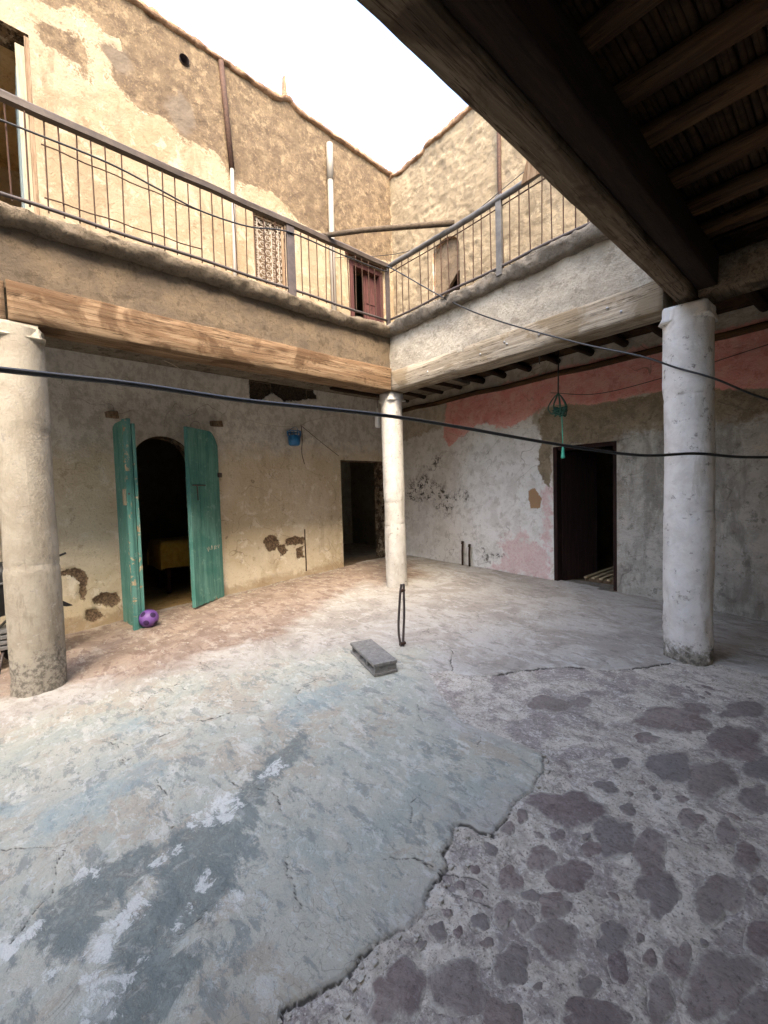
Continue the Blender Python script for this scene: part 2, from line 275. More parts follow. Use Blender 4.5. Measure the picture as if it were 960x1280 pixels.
# ------------------------------------------------------------------ materials
def vein(m, scale, w, seed=0.0, det=5):
    """thin wandering lines: where a noise crosses its middle value"""
    v = m.n.new('ShaderNodeMapping'); v.inputs['Location'].default_value = (seed, seed * 1.7, seed * .6); m.L(m.co, v.inputs['Vector'])
    n = m.noise(scale, det, .62, v.outputs[0], .5); return m.ramp(m.math('ABSOLUTE', m.math('SUBTRACT', n, .5)), 0, w, 1, 0)
def mat_left_wall():
    m = Mat('limewash_left', .95, .08)
    big = m.noise(.9, 8, .68, None, .5); mid = m.noise(4.5, 10, .74, None, .4); mid2 = m.noise(7.3, 9, .74, m.map((1, 1.1, .9), (0.3, .2, .5))); fine = m.noise(36, 7, .75); strk = m.noise(2.4, 8, .7, m.map((1, 1, .25)))
    def coat(a, b, hi, st, dk):
        c = m.mix(m.ramp(big, .40, .60), a, b); c = m.mix(m.ramp(mid, .54, .60, 0, .75), c, hi); c = m.mix(m.ramp(strk, .53, .62, 0, .6), c, st)
        c = m.mix(m.ramp(mid2, .57, .63, 0, .55), c, dk); return m.mix(m.ramp(fine, .56, .64, 0, .5), c, dk)
    c = coat('#94856e', '#88785f', '#a5987f', '#7b6b54', '#72634c')
    c = m.mix(m.mask('ground', mid, .2, .1), c, coat('#d4c9b1', '#c7b99c', '#e0d8c7', '#b5a58a', '#a39277'))  # ground storey painted paler than the upper one to even out the light
    c = m.mix(m.mask('low', mid, .7, .22, .1), c, m.mix(m.ramp(mid2, .44, .58), '#d3cec2', '#b9b3a5'))  # grey band under the gallery: shade painted into the cream wall's colour
    mk = m.mask('mud', mid, .30, .012)
    mk = m.math('MAXIMUM', mk, m.math('MULTIPLY', m.mask('mud', mid, 1.0, .04, -.05), m.ramp(fine, .50, .54)))
    mudc = m.mix(m.ramp(mid, .40, .60), '#56493b', '#6a5b48'); mudc = m.mix(m.ramp(mid2, .52, .60, 0, .8), mudc, '#7d6d56')
    mudc = m.mix(m.ramp(fine, .54, .62, 0, .7), mudc, '#857053'); mudc = m.mix(m.ramp(strk, .5, .62, 0, .6), mudc, '#574a3b')
    c = m.mix(mk, c, mudc)
    c = m.mix(m.math('MULTIPLY', m.mask('grey', mid, .3, .05), .75), c, '#655b4f')
    c = m.mix(m.math('MULTIPLY', m.mask('damp', mid, .6, .06), .55), c, '#8d7355')
    c = m.mix(m.mask('patch', mid2, .16, .008), c, m.mix(m.ramp(fine, .42, .58), '#54463a', '#826f59'))
    c = m.mix(m.mask('hole', mid2, .16, .010), c, m.mix(m.ramp(fine, .4, .6), '#2f2822', '#54483a'))
    c = m.mix(m.math('MULTIPLY', vein(m, .8, .003, 3, 2.5), m.ramp(big, .45, .6, 0, .6)), c, '#6b5a46')
    m.add_bump(m.noise(6, 10, .76), .05, .9); m.add_bump(m.noise(45, 6, .7), .010, .9)
    return m.done(c)
def mat_back_wall():
    m = Mat('plaster_back', .95, .08)
    big = m.noise(1.1, 8, .68, None, .5); mid = m.noise(4.6, 10, .74, None, .4); mid2 = m.noise(7.9, 9, .74, m.map((1, 1.1, .9), (0.3, .2, .5))); fine = m.noise(32, 7, .75); strk = m.noise(2.4, 8, .7, m.map((1, 1, .3)))
    c = m.mix(m.ramp(big, .40, .60), '#786c59', '#8a7d67'); c = m.mix(m.ramp(mid, .53, .60, 0, .7), c, '#9b8e76')
    c = m.mix(m.ramp(strk, .53, .62, 0, .5), c, '#6f6557'); c = m.mix(m.ramp(fine, .56, .64, 0, .55), c, '#665d50')
    c = m.mix(m.mask('ground', mid, .2, .1), c, m.mix(m.ramp(mid2, .44, .58), '#b9b0a0', '#a59b8a'))  # ground storey colour raised against its shade, upper storey kept darker
    wh = m.mix(m.ramp(mid, .42, .60), '#e0ded8', '#cfccc4'); wh = m.mix(m.ramp(big, .52, .6, 0, .6), wh, '#e6e4df')
    wh = m.mix(m.ramp(mid2, .54, .60, 0, .6), wh, '#b3aea4'); wh = m.mix(m.ramp(fine, .58, .66, 0, .45), wh, '#9b968c')
    c = m.mix(m.mask('white', mid, .5, .03), c, wh)
    pk = m.mix(m.ramp(mid, .40, .60), '#d98f86', '#dfa89c'); pk = m.mix(m.ramp(mid2, .54, .62, 0, .6), pk, '#bd746c'); pk = m.mix(m.ramp(fine, .57, .66, 0, .5), pk, '#cda99c')
    c = m.mix(m.math('MULTIPLY', m.mask('pink', mid, .36, .02), .9), c, pk)
    c = m.mix(m.math('MULTIPLY', m.mask('pinkb', mid2, .7, .05), .65), c, m.mix(m.ramp(fine, .42, .58), '#cc9d9b', '#d6bdb7'))
    ce = m.mix(m.ramp(mid, .40, .60), '#81745f', '#9a8b74'); ce = m.mix(m.ramp(mid2, .54, .62, 0, .7), ce, '#6b6050'); ce = m.mix(m.ramp(fine, .55, .64, 0, .6), ce, '#a89b85')
    c = m.mix(m.mask('cem', mid, .26, .010), c, ce)
    gr = m.mix(m.ramp(mid, .40, .60), '#a8a398', '#bfbaae'); gr = m.mix(m.ramp(strk, .5, .60, 0, .7), gr, '#858076'); gr = m.mix(m.ramp(mid2, .55, .62, 0, .7), gr, '#77736a'); gr = m.mix(m.ramp(fine, .57, .66, 0, .6), gr, '#6f6b63')
    c = m.mix(m.mask('grey', mid, .6, .08), c, gr)
    sp = m.math('MULTIPLY', m.mask('spot', mid, .6, .10), m.ramp(m.noise(13, 9, .78), .50, .56))
    c = m.mix(sp, c, '#4f4b44')
    c = m.mix(m.mask('brown', mid2, .12, .008), c, '#a28465')
    c = m.mix(m.math('MULTIPLY', vein(m, .8, .003, 5, 2.5), m.ramp(big, .42, .58, 0, .6)), c, '#635c52')
    m.add_bump(m.noise(6.5, 10, .76), .05, .9); m.add_bump(m.noise(45, 6, .7), .010, .9)
    return m.done(c)
def mat_plaster(name, a, b, d, scale=4, bump=.02, rough=.95):
    m = Mat(name, rough, .08); mid = m.noise(scale, 9, .74, None, .4); m2 = m.noise(scale * 2.3, 8, .74); fine = m.noise(scale * 9, 6, .75)
    c = m.mix(m.ramp(mid, .40, .60), a, b); c = m.mix(m.ramp(m2, .54, .60, 0, .6), c, d); c = m.mix(m.ramp(fine, .55, .64, 0, .65), c, d)
    c = m.mix(m.math('MULTIPLY', vein(m, scale * .3, .003, 2, 2.5), .4), c, d)
    m.add_bump(m.noise(scale * 1.8, 10, .76), bump * 1.4, .9); m.add_bump(m.noise(60, 5, .7), .006, .8)
    return m.done(c)
def mat_wood(name, axis, a, b, d, dark=None, bump=.006):
    m = Mat(name, .85, .15); st = [9, 9, 9]; st[axis] = .55; v = m.map(tuple(st))
    g = m.noise(1.6, 9, .7, v, 1.2); g2 = m.noise(5, 8, .74, v, .4); big = m.noise(1.7, 6, .6, None, .6)
    c = m.mix(m.ramp(g, .40, .60), a, b); c = m.mix(m.ramp(g2, .53, .61, 0, .8), c, d)
    if dark:
        c = m.mix(m.ramp(big, .52, .60, 0, .7), c, dark)
        st2 = [3, 3, 3]; st2[axis] = 1.0; kn = m.voro(1.5, 'F1', m.map(tuple(st2))); c = m.mix(m.ramp(kn, .04, .22, .85, 0), c, dark)
        st3 = [16, 16, 16]; st3[axis] = .35; sp = m.noise(1.0, 5, .6, m.map(tuple(st3)), .3); c = m.mix(m.ramp(m.math('ABSOLUTE', m.math('SUBTRACT', sp, .5)), 0, .012, .9, 0), c, '#2a1d12')
    m.add_bump(g2, bump * 1.5, 1.0); m.add_bump(m.noise(22, 5, .7, v), .003, .8)
    return m.done(c)
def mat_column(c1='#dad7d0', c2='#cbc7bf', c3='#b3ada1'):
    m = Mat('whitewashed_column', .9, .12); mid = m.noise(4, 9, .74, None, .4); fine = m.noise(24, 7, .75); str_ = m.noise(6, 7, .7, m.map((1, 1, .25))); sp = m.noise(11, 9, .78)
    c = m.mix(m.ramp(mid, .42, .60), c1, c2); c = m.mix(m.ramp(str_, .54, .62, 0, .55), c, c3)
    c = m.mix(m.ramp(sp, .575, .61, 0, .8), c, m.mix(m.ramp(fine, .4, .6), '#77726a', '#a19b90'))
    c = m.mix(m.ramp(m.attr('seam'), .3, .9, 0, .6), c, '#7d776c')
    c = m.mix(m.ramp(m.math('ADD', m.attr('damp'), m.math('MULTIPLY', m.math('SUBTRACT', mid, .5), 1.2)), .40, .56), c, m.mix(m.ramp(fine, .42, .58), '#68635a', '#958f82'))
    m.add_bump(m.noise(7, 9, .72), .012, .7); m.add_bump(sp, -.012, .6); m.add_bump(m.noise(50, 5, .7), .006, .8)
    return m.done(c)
def mat_floor():
    m = Mat('worn_concrete', .85, .18)
    n1 = m.noise(1.5, 10, .72, None, .9); n1b = m.noise(1.9, 10, .72, m.map((1, 1, 1), (.3, .2, 1.1)), .8)
    mp = m.n.new('ShaderNodeMapping'); mp.inputs['Rotation'].default_value = (0, 0, R(-52)); mp.inputs['Scale'].default_value = (.8, 1.9, 1); m.L(m.co, mp.inputs['Vector'])
    n2 = m.noise(4.2, 10, .76, mp.outputs[0], .25); n2b = m.noise(5.3, 10, .76, mp.outputs[0], .2); n3 = m.noise(15, 9, .77, None, .5); n4 = m.noise(60, 6, .75); mid = m.noise(6, 10, .76, None, .5)
    v3 = vein(m, 4.5, .009, 4, 3)
    # trampled grey screed
    c = m.mix(m.ramp(n1, .42, .58), '#b0aba1', '#9a9388'); c = m.mix(m.ramp(n2, .54, .59, 0, .65), c, '#bdb9b1'); c = m.mix(m.ramp(n2b, .55, .60, 0, .6), c, '#7c766e'); c = m.mix(m.ramp(n3, .55, .62, 0, .5), c, '#837d75')
    br = m.mix(m.ramp(n1b, .42, .58), '#7c6a5d', '#968474'); br = m.mix(m.ramp(n2, .52, .57, 0, .75), br, '#634b41'); br = m.mix(m.ramp(n2b, .54, .59, 0, .8), br, '#aea395'); br = m.mix(m.ramp(n3, .54, .60, 0, .6), br, '#806a5b')
    c = m.mix(m.math('MULTIPLY', m.mask('brown', n1, 1.2, .18), .85), c, br)
    # grey-green skim slab
    sl = m.mix(m.ramp(n1, .42, .58), '#a5a698', '#b1ae9e'); sl = m.mix(m.ramp(n1b, .52, .57, 0, .75), sl, '#a59b89'); sl = m.mix(m.ramp(n1b, .40, .46, .5, 0), sl, '#99a097')
    sl = m.mix(m.ramp(n2, .54, .58, 0, .65), sl, '#c4c2b5'); sl = m.mix(m.ramp(n2b, .53, .58, 0, .75), sl, '#82867f'); sl = m.mix(m.ramp(n3, .55, .60, 0, .5), sl, '#969a92'); sl = m.mix(m.ramp(n3, .40, .45, .45, 0), sl, '#c3c5bd')
    c = m.mix(m.mask('slab', n1, 1.6, .22), c, sl)
    c = m.mix(m.math('MULTIPLY', m.mask('blue', mid, .5, .05), m.ramp(n3, .38, .55, .2, .5)), c, '#869a9b')
    dk = m.math('MULTIPLY', m.mask('dark', mid, .42, .02, -.02), m.ramp(n3, .40, .50, .45, .95))
    c = m.mix(dk, c, m.mix(m.ramp(n3, .42, .58), '#666b65', '#858a82'))
    halo = m.math('MULTIPLY', m.mask('dark', n2, .9, .08, -.12), m.ramp(n2b, .48, .56, 0, .55)); c = m.mix(halo, c, '#6f7672')
    c = m.mix(m.math('MULTIPLY', m.mask('white', mid, .42, .008, .004), m.ramp(n3, .44, .51, .05, .85)), c, '#cfcfc6')
    # rubble mortar on the right
    mo = m.mix(m.ramp(mid, .42, .58), '#b0a899', '#c5bdae'); mo = m.mix(m.ramp(n1b, .50, .56, 0, .75), mo, '#8b807c'); mo = m.mix(m.ramp(n2, .53, .57, 0, .55), mo, '#857a77')
    mo = m.mix(m.ramp(n3, .54, .59, 0, .7), mo, '#d0cabd'); mo = m.mix(m.ramp(n3, .40, .45, .7, 0), mo, '#857d74')
    pit = m.voro(48, 'F1'); mo = m.mix(m.ramp(pit, .10, .22, .75, 0), mo, '#6b645b'); mo = m.mix(m.ramp(n4, .55, .62, 0, .75), mo, '#766e65'); mo = m.mix(m.ramp(n4, .38, .44, .5, 0), mo, '#d6d0c4')
    mm = m.mask('mort', n3, .05, .006)
    c = m.mix(mm, c, mo)
    c = m.mix(m.math('MULTIPLY', m.mask('stain', n3, .12, .02), .7), c, '#7d7472')
    c = m.mix(m.math('MULTIPLY', v3, m.ramp(n1, .5, .58, 0, .4)), c, '#605c55')
    c = m.mix(m.ramp(m.attr('crack'), .25, .8, 0, .9), c, '#3d3832')
    c = m.mix(m.ramp(n4, .60, .66, 0, .55), c, '#5f5b55')
    m.L(m.ramp(n2, .4, .6, .7, .95), m.b.inputs['Roughness'])
    m.add_bump(mid, .02, .8); m.add_bump(n3, .008, .8); m.add_bump(n4, .004, .8)
    return m.done(c)
def mat_stone():
    m = Mat('purple_stone', .85, .15); mid = m.noise(12, 9, .76, None, .5); fine = m.noise(60, 6, .75); big = m.noise(3, 6, .6); oi = m.n.new('ShaderNodeObjectInfo').outputs['Random']
    c = m.mix(m.ramp(mid, .42, .58), '#7d7069', '#988b83'); c = m.mix(m.ramp(m.noise(5, 9, .76, None, .6), .52, .57, 0, .6), c, '#a0978e'); c = m.mix(m.ramp(big, .45, .58, 0, .6), c, '#807970'); c = m.mix(m.ramp(oi, .35, 1.0, 0, .7), c, '#7a7571'); c = m.mix(m.ramp(oi, .0, .3, .5, 0), c, '#695a5c')
    c = m.mix(m.ramp(fine, .55, .62, 0, .6), c, '#948b85'); c = m.mix(m.ramp(fine, .38, .45, .5, 0), c, '#4f4647')
    e = m.ramp(m.math('ADD', m.attr('rim'), m.math('MULTIPLY', m.math('SUBTRACT', mid, .5), 1.9)), .42, .98)
    c = m.mix(e, c, m.mix(m.ramp(fine, .42, .58), '#9a9388', '#b4aea2'))
    m.add_bump(mid, .018, .9); m.add_bump(fine, .004, .9)
    return m.done(c)
def mat_green():
    m = Mat('green_door_paint', .7, .25); v = m.map((7, 7, .5)); g = m.noise(3, 9, .72, v, .4); sp = m.noise(9, 9, .76, None, .4); big = m.noise(1.4, 6, .6); fv = m.noise(9, 8, .75, v)
    c = m.mix(m.ramp(g, .40, .60), '#4b7b72', '#618f85'); c = m.mix(m.ramp(big, .45, .60, 0, .6), c, '#357068'); c = m.mix(m.ramp(sp, .57, .62, 0, .5), c, '#84a99c'); c = m.mix(m.ramp(fv, .58, .63, 0, .6), c, '#2b564f')
    wz = m.math('ADD', m.attr('wear'), m.math('MULTIPLY', m.math('SUBTRACT', sp, .5), 1.2))
    c = m.mix(m.ramp(wz, .46, .50), c, m.mix(m.ramp(g, .42, .58), '#8a6f55', '#b3a184'))
    m.add_bump(g, .006, .8); m.add_bump(sp, .003, .6)
    return m.done(c)

MT = {}
MT['lwall'] = mat_left_wall(); MT['bwall'] = mat_back_wall(); MT['floor'] = mat_floor(); MT['stone'] = mat_stone()
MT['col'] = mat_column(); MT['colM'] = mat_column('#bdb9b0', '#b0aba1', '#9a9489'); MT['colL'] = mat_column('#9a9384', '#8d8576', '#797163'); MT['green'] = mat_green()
MT['fasL'] = mat_plaster('earth_render', '#62574a', '#716351', '#4e4437', 3, .03)
MT['fasB'] = mat_plaster('grey_render', '#a49c8d', '#b9b1a1', '#867e70', 3.2, .05)
MT['lipL'] = mat_plaster('rough_lip', '#746a5c', '#877a68', '#564d41', 9, .04)
MT['lipB'] = mat_plaster('rough_lip_grey', '#7d766b', '#8f877b', '#5f594f', 9, .04)
MT['far'] = mat_plaster('far_plaster', '#b39c76', '#c2ad88', '#957f5e', 2, .02)
MT['bounce_wash'] = mat_plaster('bounce_whitewash', '#d6d0c3', '#e0dbd0', '#beb6a6', 2, .02)  # pale finish for the unseen walls, added to bounce fill light
MT['crumb'] = mat_plaster('mortar_crumb', '#a9a396', '#bcb6a9', '#878175', 20, .004)
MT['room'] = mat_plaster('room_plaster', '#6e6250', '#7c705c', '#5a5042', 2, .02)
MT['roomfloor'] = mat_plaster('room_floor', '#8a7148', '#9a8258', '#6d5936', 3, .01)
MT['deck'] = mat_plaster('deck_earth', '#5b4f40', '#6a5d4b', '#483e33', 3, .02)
MT['beamL'] = mat_wood('orange_timber', 1, '#6d5741', '#87725a', '#58422c', '#483422')
MT['beamB'] = mat_wood('bleached_timber', 0, '#857a69', '#a69c8a', '#6a6050', '#75664f')
MT['beamR'] = mat_wood('grey_timber', 1, '#5e5243', '#776957', '#453a2e', '#3d3226')
MT['beamD'] = mat_wood('shaded_timber', 1, '#241a14', '#2f231a', '#19120e')  # dark tone paints in the shade on the overhead beam's inner face
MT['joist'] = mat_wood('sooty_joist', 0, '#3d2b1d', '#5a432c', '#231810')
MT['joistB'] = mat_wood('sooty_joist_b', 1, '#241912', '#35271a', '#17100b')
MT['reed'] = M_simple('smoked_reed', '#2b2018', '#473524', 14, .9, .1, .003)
MT['iron'] = M_simple('dark_iron', '#3a3433', '#4d4440', 12, .6, .4, .002)
MT['rust'] = M_simple('rusty_rod', '#35261e', '#4a362a', 30, .8, .2, .001)
MT['rail'] = M_simple('brown_rail', '#38302a', '#4c4138', 8, .65, .35, .003)
MT['railB'] = M_simple('grey_rail', '#464442', '#65625e', 7, .5, .4, .002)
MT['pole'] = mat_wood('rail_pole', 0, '#4b4136', '#5f5345', '#3a3128')
MT['cable'] = M_simple('black_cable', '#141414', '#1f1f20', 30, .4, .5, .0005)
MT['string'] = M_simple('pale_string', '#a79f8e', '#bdb5a4', 40, .8, .2, 0)
MT['pvc'] = M_simple('pvc_pipe', '#6d675d', '#7e786d', 3, .6, .35, .002, (1, 1, .3))
MT['coping'] = mat_plaster('coping_mortar', '#7d6450', '#957a61', '#5e4a3b', 8, .02)
MT['redwood'] = mat_wood('red_door_paint', 2, '#412826', '#50332f', '#321e1c')
MT['darkwood'] = mat_wood('dark_door_wood', 2, '#241715', '#30201c', '#180f0e')
MT['bluedoor'] = mat_wood('pale_blue_paint', 2, '#68767a', '#788486', '#586568')
MT['cream'] = mat_wood('cream_paint', 2, '#857d68', '#958d79', '#6d6450')
MT['oldwood'] = mat_wood('old_wood', 2, '#6b5742', '#83705a', '#514130')
MT['block'] = mat_plaster('concrete_block', '#7b7973', '#8b8882', '#605f5a', 18, .006)
MT['yellow'] = M_simple('yellow_cloth', '#a8873a', '#b99a4d', 14, .9, .1, .004)
MT['blueplastic'] = M_simple('blue_plastic', '#1f5f93', '#2d77ab', 8, .4, .5, .001)
MT['white'] = M_simple('white_glass', '#d6d6d2', '#e4e4e0', 5, .3, .5, 0)
MT['purple'] = M_simple('purple_ball', '#5f3d80', '#745292', 14, .45, .45, .0006)
MT['purpled'] = M_simple('dark_ball_patch', '#2f1c42', '#3c2652', 6, .5, .4, .0006)
MT['rope'] = M_simple('dark_green_rope', '#2b4a40', '#3b5f50', 40, .8, .2, .001)
MT['teal'] = M_simple('teal_rope', '#3f9a80', '#53ad92', 40, .8, .2, .001)
MT['black'] = M_simple('black_vinyl', '#121213', '#1e1e20', 12, .4, .5, .001)
MT['rubber'] = M_simple('tyre_rubber', '#161616', '#222222', 20, .85, .2, .002)
MT['steel'] = M_simple('dull_steel', '#8a8a8a', '#9f9f9f', 20, .4, .5, .0006, metal=.8)
MT['slat'] = mat_wood('pale_slat', 1, '#a08d6c', '#b5a381', '#83704f')
MT['grille'] = M_simple('grille_iron', '#7d7262', '#94897a', 20, .7, .3, .001)
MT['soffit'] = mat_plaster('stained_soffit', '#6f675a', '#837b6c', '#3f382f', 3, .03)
MT['earth'] = mat_plaster('earth', '#8a775c', '#9b8769', '#6e5e48', 1, .02)

# ------------------------------------------------------------------ floor
SL = SLAB_EDGE; BE = BACK_EDGE
MORT = [(-1.08, -2.0)] + SL + BE[5:] + [(-.9, 4.42), (.9, 4.5), (.9, -2.0)]
SLABP = [(-1.15, -2.0)] + SL + [(-2.7, 2.9), (-3.2, 2.5), (-3.6, 1.9), (-3.9, 1.0), (-4.1, .2), (-3.8, -2.0)]
BROWN = [[(-6.75, -.5), (-6.75, 5.2), (-5.6, 4.6), (-4.9, 3.3), (-4.3, 2.2), (-4.2, 1.2), (-4.5, .3), (-5.2, -.6)], [(-4.9, 4.1), (-6.7, 4.8), (-6.7, 6.3), (-4.9, 5.2)]]
_r = random.Random(12)
STONES = [(a, b, c * 1.12, d * 1.12, e * 1.12, f * 1.12) for a, b, c, d, e, f in STONES]
for _ in range(900):
    x, y = _r.uniform(-1.05, .15), _r.uniform(.75, 3.9)
    if not inside(MORT, np.array([x + .03]), np.array([y]))[0] or (x < -.9 and y > 2.2): continue
    s = _r.choice((.012, .016, .02, .03, .045)) * (1 + .15 * y)
    if all(math.hypot(x - q[0], y - q[1]) > s * 1.25 + max(math.hypot(q[2], q[3]), math.hypot(q[4], q[5])) * 1.05 for q in STONES):
        t = _r.uniform(0, 3.1); k = _r.uniform(.55, 1); STONES.append((x, y, s * math.cos(t), s * math.sin(t), -s * k * math.sin(t), s * k * math.cos(t)))
    if len(STONES) > 190: break
def crack_walk(x, y, a, n, seed, out, depth=0):
    r_ = random.Random(seed); pts = [(x, y)]
    for k in range(n):
        a += r_.gauss(0, .33); a += .12 * math.sin(k * .9 + seed); s = r_.uniform(.03, .09); x += s * math.cos(a); y += s * math.sin(a); pts.append((round(x, 3), round(y, 3)))
        if depth < 1 and r_.random() < .10: crack_walk(x, y, a + r_.choice((-1, 1)) * r_.uniform(.6, 1.2), int(n * .45), seed * 7 + k, out, depth + 1)
    out.append(pts)
for i_, (x, y, a, n) in enumerate(((-1.6, .35, 2.2, 26), (-2.1, .9, .5, 22), (-3.4, .3, .7, 30), (-2.6, 1.5, 2.6, 24), (-1.5, 2.0, 2.3, 20), (-3.9, 1.9, .4, 30), (-4.8, 1.2, .8, 32), (-5.9, 2.2, .2, 26), (-3.6, 3.4, .3, 34), (-2.4, 4.6, 2.7, 30), (-1.3, 3.7, .2, 20), (-.8, 3.0, 1.9, 18), (-5.5, 3.9, 1.0, 22), (-1.35, 1.0, 1.9, 14))): crack_walk(x, y, a, n, 40 + i_, CRACKS)
def stone_in(X, Y, g=1.0):
    """largest 1 - normalised radius over the stones (positive inside)"""
    out = np.full(X.shape, -.6)
    for cx, cy, ux, uy, vx, vy in STONES:
        r = max(math.hypot(ux, uy), math.hypot(vx, vy)) * 1.9
        k = (abs(X - cx) < r) & (abs(Y - cy) < r)
        if not k.any(): continue
        det = ux * vy - uy * vx; dx = X[k] - cx; dy = Y[k] - cy
        a = (dx * vy - dy * vx) / det; b = (ux * dy - uy * dx) / det
        out[k] = np.maximum(out[k], 1 - np.hypot(a, b))
    return out
def floor_fields(X, Y):
    wx = X + .020 * fbm(X * 9, Y * 9, 5, 3) + .010 * fbm(X * 34, Y * 34, 7, 3, .6); wy = Y + .020 * fbm(X * 9, Y * 9, 6, 3) + .010 * fbm(X * 34, Y * 34, 8, 3, .6)
    A = {}
    A['mort'] = sdf([MORT], wx, wy, .6); A['slab'] = sdf([SLABP], X, Y, .8)
    A['dark'] = sdf(DARK, X, Y, .3); A['blue'] = sdf(BLUE, X, Y, .3); A['white'] = sdf(WHITE, X, Y, .2); A['brown'] = sdf(BROWN, X, Y, .8)
    cd_ = lines_dist(CRACKS, wx, wy); ed = lines_dist([SL[:22], BE], wx, wy)
    soft = sstep(-1.15, -1.9, X) * sstep(2.9, 2.2, Y)                       # where the slab edge is worn down
    width = .006 + .18 * soft
    low = np.clip((A['mort'] + width) / (2 * width), 0, 1)
    z = fz(X, Y)
    z = z - .014 * low
    gr = np.exp(-(ed / .006) ** 2) * (1 - soft) * (.6 + .4 * sstep(-.25, .25, fbm(X * 5, Y * 5, 10, 2))); z = z - .013 * gr
    cr = np.exp(-(cd_ / .0042) ** 2) * (.1 + .9 * sstep(-.2, .2, fbm(X * 4, Y * 4, 9, 2))); z = z - .008 * cr
    A['crack'] = np.maximum(gr, cr * .8)
    rough = .25 + .75 * low
    z = z + .016 * fbm(X * 1.3, Y * 1.3, 11, 4) + .005 * fbm(X * 6, Y * 6, 12, 4) + .0055 * rough * fbm(X * 24, Y * 24, 13, 4, .6)
    # worn flakes of the screed
    fl = fbm(X * 3.2 + Y * 1.5, Y * 2.1 - X, 21, 5, .6); z = z + .004 * sstep(.02, .06, fl)
    st = stone_in(X, Y); z = z - .006 * sstep(-.02, .25, st)
    A['stain'] = np.clip(st * .12, -.2, .2) - .03
    return z, A
xs = lines((-6.76, -4.8, .02), (-4.8, -2.5, .013), (-2.5, -.02, .008), (-.02, 1.0, .02))
ys = lines((-9.2, -.4, .16), (-.4, 2.4, .008), (2.4, 4.4, .011), (4.4, 6.42, .02))
X, Y = np.meshgrid(xs, ys, indexing='ij')
Z, A = floor_fields(X, Y)
floor = grid('courtyard_floor', np.stack([X, Y, Z], -1), MT['floor'], attrs=A)
tag(floor, 'worn patched concrete courtyard floor with purple stones set in mortar', kind='structure')
def fl_at(x, y):
    z, _ = floor_fields(np.array([[x]], float), np.array([[y]], float)); return float(z[0, 0])
rng = random.Random(4)
for i, (cx, cy, ux, uy, vx, vy) in enumerate(STONES):
    n = 36; ph = [rng.uniform(0, 6.28) for _ in range(5)]; am = [.0, .13, .11, .08, .06]; jt = [rng.uniform(-.06, .06) for _ in range(36)]
    vs = []; rim = []
    rings = [(1.12, -.006, 1.5), (1.0, .001, 1.05), (.8, .0045, .5), (.45, .0065, 0.05)]
    for s, dz, rm in rings:
        for k in range(n):
            t = 2 * math.pi * k / n
            r = 1 + sum(am[j] * math.cos((j + 1) * t + ph[j]) for j in range(5)) + jt[k]; r *= s
            x = cx + r * (math.cos(t) * ux + math.sin(t) * vx); y = cy + r * (math.cos(t) * uy + math.sin(t) * vy)
            vs.append((x, y, dz)); rim.append(rm)
    vs.append((cx, cy, .007)); rim.append(0)
    V = np.array(vs)
    base = fz(V[:, 0], V[:, 1]) - .014 + .016 * fbm(V[:, 0] * 1.3, V[:, 1] * 1.3, 11, 4) + .005 * fbm(V[:, 0] * 6, V[:, 1] * 6, 12, 4)
    V[:, 2] += base - .0005
    f = [(a * n + k, a * n + (k + 1) % n, (a + 1) * n + (k + 1) % n, (a + 1) * n + k) for a in range(3) for k in range(n)] + [(3 * n + k, 3 * n + (k + 1) % n, 4 * n) for k in range(n)]
    me = bpy.data.meshes.new('stone'); me.from_pydata([tuple(q) for q in V], [], f); me.update(); me.shade_smooth()
    at = me.attributes.new('rim', 'FLOAT', 'POINT'); at.data.foreach_set('value', np.array(rim, np.float32)); me.materials.append(MT['stone'])
    if me.polygons[0].normal.z < 0: me.flip_normals()
    attach(link(bpy.data.objects.new('stone', me)), floor)
crumbs = MB(); rc = random.Random(77)
def crumb(x, y, s):
    z = fl_at(x, y); p = [(rc.gauss(0, 1), rc.gauss(0, 1), rc.gauss(0, .6)) for _ in range(1)]
    c8 = [(x + s * a * rc.uniform(.6, 1.2), y + s * b * rc.uniform(.6, 1.2), z + s * .55 + s * .6 * c * rc.uniform(.6, 1.1)) for a in (-1, 1) for b in (-1, 1) for c in (-1, 1)]
    crumbs.add(c8, [(0, 1, 3, 2), (4, 6, 7, 5), (0, 4, 5, 1), (2, 3, 7, 6), (0, 2, 6, 4), (1, 5, 7, 3)])
for k in range(150):
    i = rc.randrange(0, 22); a, b = SL[i], SL[i + 1]; t = rc.random(); q = abs(rc.gauss(0, .06)); crumb(a[0] + (b[0] - a[0]) * t + q * .8 + .004, a[1] + (b[1] - a[1]) * t - q * .4, rc.choice((.002, .003, .003, .004, .006, .009)))
for k in range(170):
    x, y = rc.uniform(-6.3, .1), rc.uniform(.2, 6.0); crumb(x, y, rc.choice((.002, .003, .004, .005, .007)))
for k in range(60):
    x, y = rc.uniform(LX + .03, LX + .25), rc.uniform(2.6, 4.7); crumb(x, y, rc.choice((.004, .006, .009, .013)))
cb = crumbs.build('mortar_crumbs', MT['crumb']); attach(cb, floor); cb['kind'] = 'stuff'
g = MB().box(-150, 150, -150, 150, -.9, -.8).build('ground', MT['earth']); tag(g, kind='structure')

